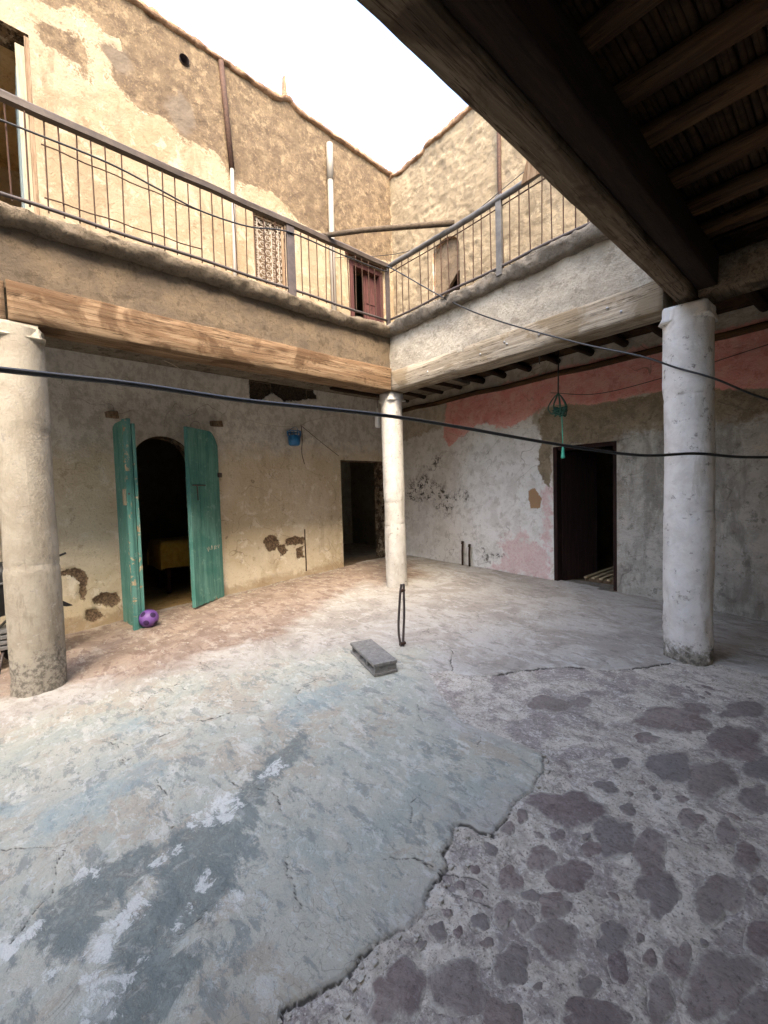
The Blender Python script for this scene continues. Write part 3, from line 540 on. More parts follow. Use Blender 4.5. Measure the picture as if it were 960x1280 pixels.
# ------------------------------------------------------------------ walls
def arch_poly(c, hw, z0, zs, zt, n=20, shoe=.04):
    pts = [(c - hw, z0), (c - hw, zs - .12), (c - hw - shoe * .6, zs)]
    for k in range(1, n):
        t = math.pi * k / n; pts.append((c - (hw + shoe * .6) * math.cos(t), zs + (zt - zs) * math.sin(t) ** .9))
    return pts + [(c + hw + shoe * .6, zs), (c + hw, zs - .12), (c + hw, z0)]
def rect(a, b, c, d): return [(a, c), (a, d), (b, d), (b, c)]
def wall(name, us, zs, place, relief, polys, mat, holes, attrs, depth, parent, top=None, flip=False):
    U, Zz = np.meshgrid(us, zs, indexing='ij')
    if top is not None:
        t = top(U); k = sstep(7.4, TOPL, Zz); Zz = Zz + k * (t - TOPL)
    keep = np.ones((len(us) - 1, len(zs) - 1), bool)
    D = np.full(U.shape, .5)
    cu_ = (U[:-1, :-1] + U[1:, 1:]) / 2; cz = (Zz[:-1, :-1] + Zz[1:, 1:]) / 2
    for h in holes:
        rem = inside(h, cu_, cz); keep &= ~rem
        r = np.zeros(U.shape, bool); kk = np.zeros(U.shape, bool)
        for a in (0, 1):
            for b in (0, 1):
                r[a:a + rem.shape[0], b:b + rem.shape[1]] |= rem; kk[a:a + rem.shape[0], b:b + rem.shape[1]] |= ~rem
        for i, j in np.argwhere(r & kk):
            best = None
            for q in range(len(h)):
                ax, ay = h[q]; bx, by = h[(q + 1) % len(h)]; ux, uy = bx - ax, by - ay
                t = min(1, max(0, ((U[i, j] - ax) * ux + (Zz[i, j] - ay) * uy) / (ux * ux + uy * uy + 1e-12)))
                px, py = ax + t * ux, ay + t * uy; d = math.hypot(U[i, j] - px, Zz[i, j] - py)
                if best is None or d < best[0]: best = (d, px, py)
            U[i, j], Zz[i, j] = best[1], best[2]
        D = np.minimum(D, np.where(inside(h, U, Zz), 0, seg_dist(h, U, Zz, True)))
    A = {k: sdf(v, U, Zz, m) for k, (v, m) in attrs.items()}
    rel = relief(U, Zz, A) * np.clip(D / .12, 0, 1)
    o = grid(name, place(U, Zz, rel), mat, keep, A, parent, flip)
    for h in holes:                                   # thickness of the wall round each opening
        mb = MB(); n = len(h)
        for i in range(n):
            (a, b), (c, d) = h[i], h[(i + 1) % n]
            q = [place(np.array(a), np.array(b), np.array(.0)), place(np.array(c), np.array(d), np.array(.0)), place(np.array(c), np.array(d), np.array(-depth)), place(np.array(a), np.array(b), np.array(-depth))]
            mb.add(q, [(0, 1, 2, 3)])
        r = mb.build('opening_reveal', mat, parent)
    return o
pl_left = lambda U, Zz, r: np.stack([LX + r + 0 * U, U, Zz], -1)
pl_back = lambda U, Zz, r: np.stack([U, BY - r + 0 * U, Zz], -1)
ARCH = arch_poly(1.66, .39, -.35, 1.93, 2.40)
H_CORR = rect(4.78, 5.92, -.35, 2.15); H_UPD = rect(-1.05, .43, 3.9, 7.08); H_WIN = rect(3.19, 3.76, 5.05, 6.16); H_RED = rect(5.14, 5.98, 3.9, 6.03)
H_VENT = [(2.22 + .075 * math.cos(t * .524), 7.9 + .075 * math.sin(t * .524)) for t in range(12)]
def rel_left(U, Zz, A):
    mud = sstep(-.02, .02, A['mud'] + .1 * fbm(U * 5, Zz * 5, 3, 4))
    return .022 * fbm(U * .8, Zz * .8, 31, 3) + .006 * fbm(U * 5, Zz * 5, 32, 4) + mud * (-.010 + .014 * fbm(U * 9, Zz * 9, 33, 4, .6)) \
        - .05 * sstep(-.02, .03, A['hole']) * (1 + .4 * fbm(U * 14, Zz * 14, 34, 2)) - .028 * sstep(-.01, .015, A['patch'] + .03 * fbm(U * 9, Zz * 9, 36, 3)) * (1 + .5 * fbm(U * 18, Zz * 18, 35, 2))
SHADE_GREY = [[(-3, 1.9), (7, 2.3), (7, 3.7), (-3, 3.7)]]; DAMP = [[(-3, -.4), (7, -.4), (7, .28), (5, .22), (3.2, .1), (1.2, .0), (-3, .05)]]
usL = lines((-9.2, -1.2, .16), (-1.2, 6.42, .026)); zsW = lines((-.4, TOPL, .026))
def top_left(U): return 8.27 - .026 * np.clip(U - 1.5, -3, 5) + .02 * fbm(U * 2, U * 0, 41, 3) + .012 * fbm(U * 9, U * 0, 42, 3) + .10 * np.exp(-((U - 3.92) / .12) ** 2)
wl = thing('plaster_wall', (LX, 2, -.4), 'tall ochre limewashed wall with arched doorway and flaking plaster', 'wall')
wall('wall_face', usL, zsW, pl_left, rel_left, None, MT['lwall'], [ARCH, H_CORR, H_UPD, H_WIN, H_RED, H_VENT],
     dict(ground=([[(-12, -1), (12, -1), (12, 3.7), (-12, 3.7)]], .6), mud=(L_MUD, .6), grey=(L_GREY, .3), hole=(L_HOLE, .2), patch=(L_PATCH, .2), low=(SHADE_GREY, .6), damp=(DAMP, .4)), .36, wl, top_left, flip=True)
H_RDOOR = rect(-3.21, -2.29, -.35, 2.13); NICHE = arch_poly(-5.27, .33, 3.9, 5.95, 6.22, 16, .0)
def rel_back(U, Zz, A):
    up = sstep(3.6, 4.2, Zz)
    cem = sstep(-.01, .015, A['cem'] + .03 * fbm(U * 6, Zz * 6, 50, 3))
    lump = np.abs(fbm(U * 4.5, Zz * 4.5, 51, 5, .58))
    return .025 * fbm(U * .8, Zz * .8, 52, 3) + up * (.02 - .045 * lump) + .006 * (1 - up) * fbm(U * 6, Zz * 6, 53, 5, .6) - .012 * cem * (1 + .5 * fbm(U * 12, Zz * 12, 54, 3)) \
        - .008 * sstep(-.01, .01, A['brown']) - .007 * sstep(0, .05, A['spot'] + .1 * fbm(U * 14, Zz * 14, 55, 3)) + .006 * sstep(-.1, .1, A['grey']) * fbm(U * 11, Zz * 11, 56, 4)
WHITEP = [[(-6.8, -.4), (-6.8, 2.55), (-5.4, 2.75), (-4.6, 2.75), (-3.6, 2.75), (-3.35, 2.2), (-3.2, 1.5), (-3.2, -.4)]]
def top_back(U): return 8.10 + .02 * fbm(U * 2, U * 0, 61, 3) + .012 * fbm(U * 9, U * 0, 62, 3) - .06 * sstep(-5.7, -5.75, U) + .05 * np.exp(-((U + 6.6) / .1) ** 2)
usB = lines((-6.75, .1, .026), (.1, .98, .1))
wb = thing('plaster_wall', (-3, BY, -.4), 'rough beige and whitewashed wall with faded pink band above the dark doorway', 'wall')
wall('wall_face', usB, zsW, pl_back, rel_back, None, MT['bwall'], [H_RDOOR, NICHE],
     dict(ground=([[(-12, -1), (12, -1), (12, 3.7), (-12, 3.7)]], .6), white=(WHITEP, .6), pink=(B_PINK, .4), pinkb=(B_PINK2, .4), cem=(B_CEM, .4), grey=(B_GREY, .6), spot=(B_DARKSPOT, .3), brown=(B_BROWN, .2)), .34, wb, top_back, flip=False)
# copings
def coping(us, top, place, parent):
    prof = [(-.40, .0), (-.40, .05), (0, .055), (.05, .045), (.06, .015), (.045, -.02), (-.03, -.03)]
    P = np.zeros((len(us), len(prof), 3))
    for j, (o, dz) in enumerate(prof):
        n = fbm(us * 7, us * 0 + j * 3.1, 71, 5, .7) * .04; m = fbm(us * 5, us * 0 + j * 2.3 + 9, 72, 5, .7) * .035
        P[:, j] = place(us, top(us) + dz + m, o + n)
    grid('coping', P, MT['coping'], parent=parent)
coping(lines((-9.2, 6.4, .03)), top_left, pl_left, wl)
coping(lines((-6.75, .98, .03)), top_back, pl_back, wb)
# small slanting spike on the parapet
sp = MB().prism([(3.80, 8.20), (3.86, 8.40), (3.885, 8.72), (3.905, 8.72), (3.93, 8.42), (4.04, 8.18)], lambda u, v, d: (LX + d, u, v), -.10, -.02).build('roof_spike', MT['coping'])
tag(rebase(sp, (LX, 3.9, 8.2)), 'small pointed mortar spike on the roof edge of the ochre wall', 'finial')
# closing wings that the picture does not show but that shade the court; heights set for the light
wr = thing('plaster_wall', (.95, 0, -.4), 'unseen whitewashed wall beside the gallery, set to bounce and block light', 'wall')
U, V = np.meshgrid(lines((-9.2, 6.4, .25)), lines((-.4, 8.4, .25)), indexing='ij')
grid('wall_face', np.stack([.97 + .02 * fbm(U, V, 81, 3), U, V], -1), MT['bounce_wash'], parent=wr)
MB().box(1.0, 1.4, -9.2, 6.4, -.4, 8.4).build('wall_core', MT['far'], wr)
wk = thing('plaster_wall', (-3, -9.2, -.4), 'unseen whitewashed wall closing the courtyard, kept low to let sky light in', 'wall')
U, V = np.meshgrid(lines((-6.8, 1.0, .25)), lines((-.4, 4.6, .25)), indexing='ij')
grid('wall_face', np.stack([U, -9.15 + .02 * fbm(U, V, 82, 3), V], -1), MT['bounce_wash'], parent=wk)
MB().box(-6.8, 1.4, -9.6, -9.2, -.4, 4.6).build('wall_core', MT['far'], wk)
# rooms behind the openings
def room(x0, x1, y0, y1, z0, z1, openside, fm='roomfloor', wm='room'):
    m = MB(); v = [(x0, y0, z0), (x1, y0, z0), (x1, y1, z0), (x0, y1, z0), (x0, y0, z1), (x1, y0, z1), (x1, y1, z1), (x0, y1, z1)]
    F = {'-y': (0, 1, 5, 4), '+x': (1, 2, 6, 5), '+y': (2, 3, 7, 6), '-x': (3, 0, 4, 7), 't': (4, 5, 6, 7)}
    m.add(v, [f for k, f in F.items() if k != openside])
    tag(m.build('room_walls', MT[wm]), kind='structure')
    f = MB().box(x0, x1, y0, y1, z0 - .05, z0).build('room_floor', MT[fm]); tag(f, kind='structure')
room(-10.2, LX - .02, -.4, 3.4, -.13, 3.4, '+x')
room(-9.6, LX - .02, 4.1, 7.2, .10, 3.4, '+x', 'deck')
room(-4.2, -1.2, BY + .02, 9.6, .0, 3.3, '-y', 'deck')
room(-9.6, LX - .02, -3.5, 2.6, 3.92, 7.12, '+x', wm='far'); room(-8.6, LX - .02, 2.8, 4.3, 3.92, 7.5, '+x'); room(-9.2, LX - .02, 4.6, 6.9, 3.92, 7.5, '+x')
room(-6.2, -4.2, BY + .02, 8.2, 3.92, 7.2, '-y')
# ------------------------------------------------------------------ columns
def column(cx, cy, r0, r1, z0, z1, seed, label, group=None, damp=.5, seams=(.95, 2.1), blk=.2, mt='col'):
    th = thing('column', (cx, cy, z0), label, 'column', group)
    nz = 110; na = 48; zz = np.linspace(z0 - .06, z1 - .03, nz); aa = np.linspace(0, 2 * np.pi, na + 1)
    T, ZZ = np.meshgrid(aa, zz, indexing='ij'); t = (ZZ - z0) / (z1 - z0)
    c, s_ = np.cos(T), np.sin(T)
    nse = fbm(c * 1.1 + ZZ * 1.0, s_ * 1.1 - ZZ * .4, seed, 3) * .006 + fbm(c * 3 + 5, ZZ * 3.5 + s_ * 3, seed + 3, 5, .65) * .005
    r = r0 + (r1 - r0) * t + nse; sm = np.zeros(r.shape)
    for k, zs in enumerate(seams):
        sm = sm + np.exp(-((ZZ - zs - .02 * c - .012 * fbm(c * 3, s_ * 3, seed + 30, 3)) / .013) ** 2)
        r = r - .009 * np.exp(-((ZZ - zs - .02 * c - .012 * fbm(c * 3, s_ * 3, seed + 30, 3)) / .014) ** 2) - .006 * sstep(zs + .05, zs - .01, ZZ + .02 * c) * (1 if k % 2 else -.7)
    r = r + .008 * np.exp(-((ZZ - z0) / .09) ** 2) * fbm(c * 2, s_ * 2, seed + 9, 3) - .012 * sstep(.12, .3, fbm(c * 3 + 9, ZZ * 4 + s_ * 3, seed + 11, 4, .6)) * sstep(z0 + .9, z0 + .2, ZZ)
    ox = .012 * fbm(ZZ * .7, ZZ * 0, seed + 20, 2); 
    P = np.stack([cx + ox + r * c, cy + r * s_, ZZ], -1); P[-1] = P[0]
    dm = damp * np.exp(-np.clip(ZZ - z0, 0, 9) / .32) * 1.6
    grid('shaft', P, MT[mt], attrs={'damp': dm, 'seam': sm * (.4 + .6 * sstep(-.2, .3, fbm(c * 2 + ZZ, s_ * 2, seed + 40, 3)))}, parent=th)
    m = MB(); b = blk                                  # impost under the timbers
    m.add([(cx + sx * (r1 + .005), cy + sy * (r1 + .005), z1 - .13) for sx, sy in ((-1, -1), (1, -1), (1, 1), (-1, 1))] +
          [(cx + sx * b, cy + sy * b, z1 - .07) for sx, sy in ((-1, -1), (1, -1), (1, 1), (-1, 1))] +
          [(cx + sx * b, cy + sy * b, z1 + .01) for sx, sy in ((-1, -1), (1, -1), (1, 1), (-1, 1))],
          [(0, 1, 5, 4), (1, 2, 6, 5), (2, 3, 7, 6), (3, 0, 4, 7), (4, 5, 9, 8), (5, 6, 10, 9), (6, 7, 11, 10), (7, 4, 8, 11), (8, 9, 10, 11), (3, 2, 1, 0)])
    o = m.build('impost', MT[mt], th, bevel=.03, smooth=True)
    for v in o.data.vertices: v.co += Vector([.012 * rng.uniform(-1, 1) for _ in range(3)])
    return th
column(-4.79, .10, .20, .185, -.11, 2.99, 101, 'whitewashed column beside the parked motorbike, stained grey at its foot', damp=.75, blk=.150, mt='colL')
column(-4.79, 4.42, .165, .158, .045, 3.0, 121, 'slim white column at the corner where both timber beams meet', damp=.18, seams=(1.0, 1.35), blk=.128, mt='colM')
column(-1.02, 4.42, .19, .182, -.055, 2.99, 141, 'white column with pitted foot standing before the grey plaster wall', damp=.45, seams=(1.25, 2.25), blk=.158)
column(-1.02, -1.15, .19, .182, -.05, 2.99, 161, 'white column under the far end of the dark gallery beam', damp=.45)
column(-4.79, -4.2, .2, .185, -.05, 2.99, 181, 'white column under the far timber of the ochre gallery', damp=.45)

# ------------------------------------------------------------------ timber beams
def beam(name, axis, a0, a1, c0, c1, z0, z1, mat, label, cat='beam', seed=0, jit=.012, step=.05, parent=None, bow=0.0):
    st = np.linspace(a0, a1, max(4, int((a1 - a0) / step))); prof = []
    k = .008; w_ = c1 - c0; h = z1 - z0
    for u, v in ((c0 + k, z0), (c0 + w_ * .5, z0), (c1 - k, z0), (c1, z0 + k), (c1, z0 + h * .35), (c1, z0 + h * .7), (c1, z1 - k), (c1 - k, z1), (c0 + w_ * .5, z1), (c0 + k, z1), (c0, z1 - k), (c0, z0 + h * .7), (c0, z0 + h * .35), (c0, z0 + k)): prof.append((u, v))
    n = len(prof); P = np.zeros((len(st), n + 1, 3))
    for j in range(n + 1):
        u, v = prof[j % n]; jj = j % n
        du = jit * (.6 * fbm(st * .9, st * 0 + v * 3, seed, 3) + .5 * fbm(st * 4, st * 0 + jj * .9, seed + 1, 3)); dv = jit * (1.2 * fbm(st * .7, st * 0 + (0 if v < (z0 + z1) / 2 else 5), seed + 2, 3) + .5 * fbm(st * 5, st * 0 + jj * .7, seed + 3, 3))
        b = bow * np.sin((st - a0) / (a1 - a0) * np.pi)
        if axis == 0: P[:, j] = np.stack([st, u + du, v + dv - b], -1)
        else: P[:, j] = np.stack([u + du, st, v + dv - b], -1)
    o = grid(name, P, mat, smooth=False, flip=(axis == 0))
    # end caps
    me = o.data; bm = bmesh.new(); bm.from_mesh(me); bmesh.ops.remove_doubles(bm, verts=bm.verts, dist=1e-5)
    bmesh.ops.holes_fill(bm, edges=[e for e in bm.edges if e.is_boundary], sides=0); bmesh.ops.recalc_face_normals(bm, faces=bm.faces); bm.to_mesh(me); bm.free()
    if parent is not None: return attach(o, parent)
    base = ((a0 + a1) / 2, (c0 + c1) / 2, z0) if axis == 0 else ((c0 + c1) / 2, (a0 + a1) / 2, z0)
    return tag(rebase(o, base), label, cat)
beam('timber_beam', 1, .05, 4.56, -4.93, HX, 3.0, 3.32, MT['beamL'], 'orange-brown timber beam above the green double door', seed=201)
beam('timber_beam', 1, -4.3, .035, -4.93, HX - .005, 3.0, 3.31, MT['beamL'], 'short orange timber end resting on the column by the motorbike', seed=211)
bb = beam('timber_beam', 0, HX + .01, -1.17, HYB, 4.56, 3.0, 3.27, MT['beamB'], 'pale bleached timber beam studded with nails above the pink band', seed=221)
for x, z in ((-3.9, 3.10), (-3.05, 3.11), (-2.72, 3.16), (-2.69, 3.13), (-2.3, 3.12), (-1.62, 3.16), (-1.5, 3.09)):
    MB().lathe([(.012, 0), (.014, .004), (.008, .011), (.002, .013)], 8).build('nail', MT['steel'])
    o = COL.objects[-1]; o.data.transform(Matrix.Rotation(R(90), 4, 'X')); o.parent = bb; o.location = Vector((x, HYB - .004, z)) - bb.location
beam('timber_beam', 0, -.93, .95, 4.30, 4.56, 3.03, 3.29, MT['beamR'], 'dark timber beam running from the pitted column into the shaded gallery', seed=231)
beam('timber_beam', 1, -1.3, 4.50, -1.085, -.945, 3.04, 3.32, MT['beamR'], 'weathered grey beam overhead along the edge of the dark gallery ceiling', seed=241, jit=.010)
beam('timber_beam', 1, -1.3, 4.45, -.935, -.80, 3.07, 3.33, MT['beamD'], 'dark beam standing in for the shaded inner face of the grey overhead beam', seed=251)  # second timber added as the beam's shaded side

# ------------------------------------------------------------------ gallery floors
def lip(axis, a0, a1, c, zt, thick, out, sgn, mat, parent, seed, rough=.02):
    st = lines((a0, a1, .022)); prof = [(-.25, 0), (-.1, .0), (.0, .0), (out * .6, .002), (out * .9, -.012), (out, -.035), (out * .97, -thick * .45), (out * .9, -thick * .7), (out * .72, -thick * .92), (out * .45, -thick), (out * .15, -thick * 1.02), (-.03, -thick)]
    P = np.zeros((len(st), len(prof), 3))
    big = rough * .8 * fbm(st * 1.1, st * 0, seed, 3); sag = rough * .7 * fbm(st * .6, st * 0 + 7, seed + 1, 3)
    for j, (o, dz) in enumerate(prof):
        f = 1.0 if o > 0 else .2
        n = f * (big + rough * .9 * fbm(st * 6, st * 0 + j * .55, seed + 2, 5, .62)); m = f * (sag + rough * .9 * fbm(st * 6 + 40, st * 0 + j * .55, seed + 3, 5, .62))
        q = c + sgn * (o + n); z = zt + dz + m
        P[:, j] = np.stack([q, st, z], -1) if axis == 1 else np.stack([st, q, z], -1)
    grid('edge_lip', P, mat, parent=parent)
def fascia(axis, a0, a1, c, z0, z1, sgn, mat, parent, seed, amp=.012):
    st = lines((a0, a1, .03)); zz = lines((z0, z1, .025)); U, V = np.meshgrid(st, zz, indexing='ij')
    q = c + sgn * (amp * 1.2 * fbm(U * 1.2, V * 2, seed, 3) + amp * .8 * fbm(U * 6, V * 6, seed + 1, 5, .6))
    P = np.stack([q, U, V], -1) if axis == 1 else np.stack([U, q, V], -1)
    grid('fascia', P, mat, parent=parent)
gl = thing('gallery_floor', (-5.7, 2, 3.3), 'tan earth-rendered balcony floor edge above the orange timber', 'balcony')
fascia(1, -9.0, HYB + .03, HX - .022, 3.26, 3.86, 1, MT['fasL'], gl, 301)
lip(1, -9.0, HYB - .02, HX - .02, 3.905, .14, .14, 1, MT['lipL'], gl, 311, .042)
MB().box(LX + .03, HX - .06, -9.0, BY - .04, 3.60, 3.885).build('deck', MT['deck'], gl)
gb = thing('gallery_floor', (-2, 5.3, 3.3), 'grey-white rendered balcony floor edge above the bleached beam', 'balcony')
fascia(0, HX - .03, -1.02, HYB + .022, 3.22, 3.88, -1, MT['fasB'], gb, 321, .02)
lip(0, HX - .02, -1.0, HYB + .03, 3.925, .15, .15, -1, MT['lipB'], gb, 331, .05)
MB().box(HX - .055, .94, HYB + .06, BY - .04, 3.605, 3.89).build('deck', MT['deck'], gb)
gr = thing('gallery_floor', (0, 2, 3.3), 'dark gallery ceiling of smoked reeds on round joists', 'ceiling')
fascia(1, -1.3, HYB + .05, -1.07, 3.3, 3.86, -1, MT['fasB'], gr, 341)
lip(1, -1.3, HYB, -1.06, 3.915, .13, .12, -1, MT['lipB'], gr, 351)
MB().box(-1.03, .94, -1.3, HYB + .055, 3.60, 3.88).build('deck', MT['deck'], gr)
rj = random.Random(9)
def joist(axis, a0, a1, c, z, r, mat, parent, nm='joist'):
    n = 10; pts = []; rs = []
    o1, o2 = rj.uniform(-.03, .03), rj.uniform(-.03, .03)
    for k in range(n):
        t = k / (n - 1); a = a0 + (a1 - a0) * t; b = c + o1 * math.sin(3.1 * t) + o2 * t + rj.uniform(-.006, .006); zz = z + rj.uniform(-.005, .005)
        pts.append((a, b, zz) if axis == 0 else (b, a, zz)); rs.append(r * (1 + rj.uniform(-.07, .07)))
    MB().tube(pts, rs, 10).build(nm, mat, parent, smooth=True)
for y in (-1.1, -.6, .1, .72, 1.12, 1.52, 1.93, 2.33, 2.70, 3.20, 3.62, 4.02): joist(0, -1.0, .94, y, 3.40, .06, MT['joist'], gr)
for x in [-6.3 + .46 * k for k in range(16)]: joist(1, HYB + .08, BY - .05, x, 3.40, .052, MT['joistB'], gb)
def reeds(axis, a0, a1, c0, c1, z, parent):
    m = MB(); c = c0
    while c < c1:
        d = rj.uniform(.020, .032); pts = []
        for k in range(7):
            t = k / 6; a = a0 + (a1 - a0) * t; b = c + rj.uniform(-.008, .008); zz = z + rj.uniform(-.008, .006)
            pts.append((a, b, zz) if axis == 0 else (b, a, zz))
        m.tube(pts, d * .6, 6); c += d
    o = m.build('reeds', MT['reed'], parent, smooth=True); o['kind'] = 'stuff'
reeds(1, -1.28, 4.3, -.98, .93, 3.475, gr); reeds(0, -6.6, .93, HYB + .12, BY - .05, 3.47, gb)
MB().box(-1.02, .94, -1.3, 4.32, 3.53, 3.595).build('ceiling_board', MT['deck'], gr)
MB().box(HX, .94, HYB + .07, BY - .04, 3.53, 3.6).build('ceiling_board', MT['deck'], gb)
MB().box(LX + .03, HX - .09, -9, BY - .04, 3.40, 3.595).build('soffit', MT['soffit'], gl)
# round batten along the back wall under the joists
pb = MB().tube([(-6.6 + .5 * k, BY - .04 + .012 * math.sin(k * 1.3), 3.215 + .012 * math.sin(k * 2.1)) for k in range(16)], .042, 10).build('batten_pole', MT['joist'], None, True)
tag(rebase(pb, (-3, BY, 3.2)), 'dark round pole fixed along the wall just above the pink band', 'pole')

# ------------------------------------------------------------------ railings
def bar_mesh(h, r):
    return MB().tube([(0, 0, 0), (0, 0, h * .5), (0, 0, h)], r, 6)
rb = random.Random(31)
def railing(axis, a0, a1, c, zt, z0, label, hm, posts, gap, skip, pipe):
    base = ((a0 + a1) / 2, c, z0) if axis == 0 else (c, (a0 + a1) / 2, z0)
    th = thing('balcony_railing', base, label, 'railing')
    W = lambda a, z, o=0.0: (a, c + o, z) if axis == 0 else (c + o, a, z)
    proto = None; a = a0 + gap; k = 0
    while a < a1 - .04:
        if k not in skip:
            if proto is None:
                proto = bar_mesh(zt - z0 - .05, .0065).build('baluster', MT['rust']); o = proto
            else: o = link(proto.copy())
            o.parent = th; o.location = Vector(W(a, z0 + .005)) - Vector(base); o.rotation_euler = (rb.uniform(-.02, .02), rb.uniform(-.02, .02), rb.uniform(0, 3))
        k += 1; a += gap + rb.uniform(-.012, .012)
    st = np.linspace(a0, a1, 40)
    if pipe:
        MB().tube([W(s, zt - .02 - .025 * math.sin((s - a0) * 1.1) ** 2 + rb.uniform(-.004, .004)) for s in st], .034, 10).build('handrail', hm, th, True)
        MB().tube([W(s, zt - .11 - .02 * math.sin((s - a0) * 1.3) ** 2, .01) for s in st], .007, 6).build('wire', MT['rust'], th, True)
    else:
        cuts = [a0, a0 + (a1 - a0) * .30, a0 + (a1 - a0) * .56, a1]
        for i in range(3):
            p, q = cuts[i] - (.08 if i else 0), cuts[i + 1]; dz = (0, .018, .004)[i]
            m = MB(); pts = np.linspace(p, q, 14)
            sec = [(-.032, -.03), (.032, -.03), (.036, .02), (.02, .038), (-.02, .038), (-.036, .02)]; vs = []
            for s in pts:
                j = .005 * math.sin(s * 7 + i); 
                for u, v in sec: vs.append(W(s, zt + v + dz + j + rb.uniform(-.003, .003), u + rb.uniform(-.003, .003)))
            n = len(sec); fs = [(x * n + y, x * n + (y + 1) % n, (x + 1) * n + (y + 1) % n, (x + 1) * n + y) for x in range(13) for y in range(n)] + [tuple(range(n)), tuple(13 * n + y for y in range(n))]
            m.add(vs, fs).build('handrail', hm, th)
    MB().tube([W(s, z0 + .035 + .006 * math.sin(s * 5)) for s in st], .016, 8).build('bottom_rail', MT['iron'], th, True)
    for a, wd in posts:
        m = MB()
        if axis == 0: m.box(a - wd, a + wd, c - .02, c + .02, z0 - .06, zt)
        else: m.box(c - .02, c + .02, a - wd, a + wd, z0 - .06, zt)
        m.build('post', MT['iron'] if not pipe else hm, th, bevel=.004)
    return th
RXL = HX + .075; RYB = HYB - .075
rl = railing(1, -6.0, RYB + .0, RXL, 4.72, 3.92, 'rusty balustrade with brown wooden handrail along the ochre balcony', MT['rail'], [(2.64, .05), (RYB - .005, .028), (-1.2, .04)], .117, (59, 47), False)
railing(0, RXL + .05, -1.15, RYB, 4.73, 3.93, 'rusty balustrade with grey pipe handrail on the grey-white balcony', MT['railB'], [(-2.72, .035)], .121, (3,), True)
# two loose wires woven along the ochre balustrade
for z0_, z1_ in ((4.464, 4.434), (4.034, 4.053)):
    MB().tube([(RXL + .012, .33 + 1.27 * k / 12, z0_ + (z1_ - z0_) * k / 12 + .006 * math.sin(k * 1.7)) for k in range(13)], .0055, 6).build('wire', MT['rust'], rl, True)
o = MB().tube([(-4.60, 3.12, 4.772), (-4.2, 3.45, 4.775), (-3.8, 3.82, 4.768), (-3.36, 4.22, 4.757)], [.03, .032, .033, .036], 8).build('loose_pole', MT['pole'], None, True)
tag(rebase(o, (-4, 3.65, 4.74)), 'loose pole laid across the railing corner from one handrail to the other', 'pole')
o = MB().prism([(-2.42, 4.66), (-2.30, 5.02), (-2.16, 4.96), (-2.22, 4.66)], lambda u, v, d: (u, d, v), RYB - .05, RYB - .03).build('wood_offcut', MT['oldwood'])
tag(rebase(o, (-2.3, RYB, 4.66)), 'small wedge of wood tied upright to the grey pipe handrail', 'board')

# ------------------------------------------------------------------ cables and strings
def smooth(pts, n=10):
    P = [Vector(p) for p in pts]; P = [P[0] * 2 - P[1]] + P + [P[-1] * 2 - P[-2]]; out = []
    for i in range(1, len(P) - 2):
        for k in range(n):
            t = k / n; a, b, c, d = P[i - 1], P[i], P[i + 1], P[i + 2]
            out.append(.5 * ((2 * b) + (c - a) * t + (2 * a - 5 * b + 4 * c - d) * t * t + (3 * b - a - 3 * c + d) * t ** 3))
    return out + [P[-2]]
def cable(name, pts, r, mat, label, cat='cable', n=8):
    o = MB().tube(smooth(pts, n), r, 8).build(name, MT[mat], None, True); return tag(rebase(o, pts[0]), label, cat)
cable('power_cable', [(-2.2, -9.12, 2.05), (-2.1, -5.5, 1.95), (-2.06, -2.2, 1.93), (-2.034, -.009, 1.975), (-2.011, .396, 1.978), (-2.009, .853, 1.968), (-1.965, 1.36, 1.969), (-1.897, 1.816, 1.958), (-1.812, 2.291, 1.925), (-1.509, 3.085, 1.818), (-1.17, 3.70, 1.734), (-.914, 4.137, 1.742), (-.69, 4.39, 1.706), (-.538, 4.716, 1.70), (.0, 5.8, 1.68), (.94, 6.3, 1.7)], .0115, 'cable', 'thick black power cable sagging across the courtyard at head height')
cable('power_cable', [(RXL + .03, -6, 4.5), (RXL + .03, -2, 4.46), (RXL + .03, .08, 4.512), (RXL + .03, .77, 4.527), (RXL + .03, 1.22, 4.476), (RXL + .03, 1.59, 4.432), (RXL + .03, 2.1, 4.469), (RXL + .03, 2.62, 4.60), (RXL + .03, 3.4, 4.60), (RXL + .04, 4.12, 4.62), (-4.44, 4.12, 4.64), (-3.445, 4.17, 3.854), (-2.763, 4.17, 3.394), (-1.871, 4.17, 2.897), (-1.316, 4.17, 2.624), (-1.06, 4.205, 2.47), (-.81, 4.23, 2.33), (-.438, 4.45, 2.1), (.2, 5.2, 1.95), (.94, 5.6, 1.9)], .0085, 'cable', 'thin black wire along the ochre balustrade, then down to the pitted column')
cable('washing_line', [(LX + .05, 4.72, 5.9), (-4.6, 4.9, 5.25), (-3.0, 5.2, 5.6), (-1.3, 5.6, 6.3), (.9, 6.1, 7.3)], .005, 'cable', 'thin upper washing line stretched past the railing corner of the balcony', 'line')
cable('string', [(LX + .06, 1.2, 3.42), (-6.4, 1.665, 3.40), (-6.4, 2.13, 3.15), (-6.4, 2.707, 2.745), (-6.4, 3.237, 2.642), (-6.45, 3.75, 2.68), (LX + .05, 4.1, 2.83), (LX + .05, 4.7, 2.98)], .0045, 'string', 'pale string sagging in front of the wall above the green doors', 'string')
cable('thin_wire', [(-3.2, BY - .06, 2.95), (-2.5, BY - .08, 2.80), (-1.6, BY - .08, 2.86), (-.4, BY - .06, 3.03), (.9, BY - .05, 3.1)], .005, 'cable', 'thin dark wire drooping across the faded pink band', 'wire')
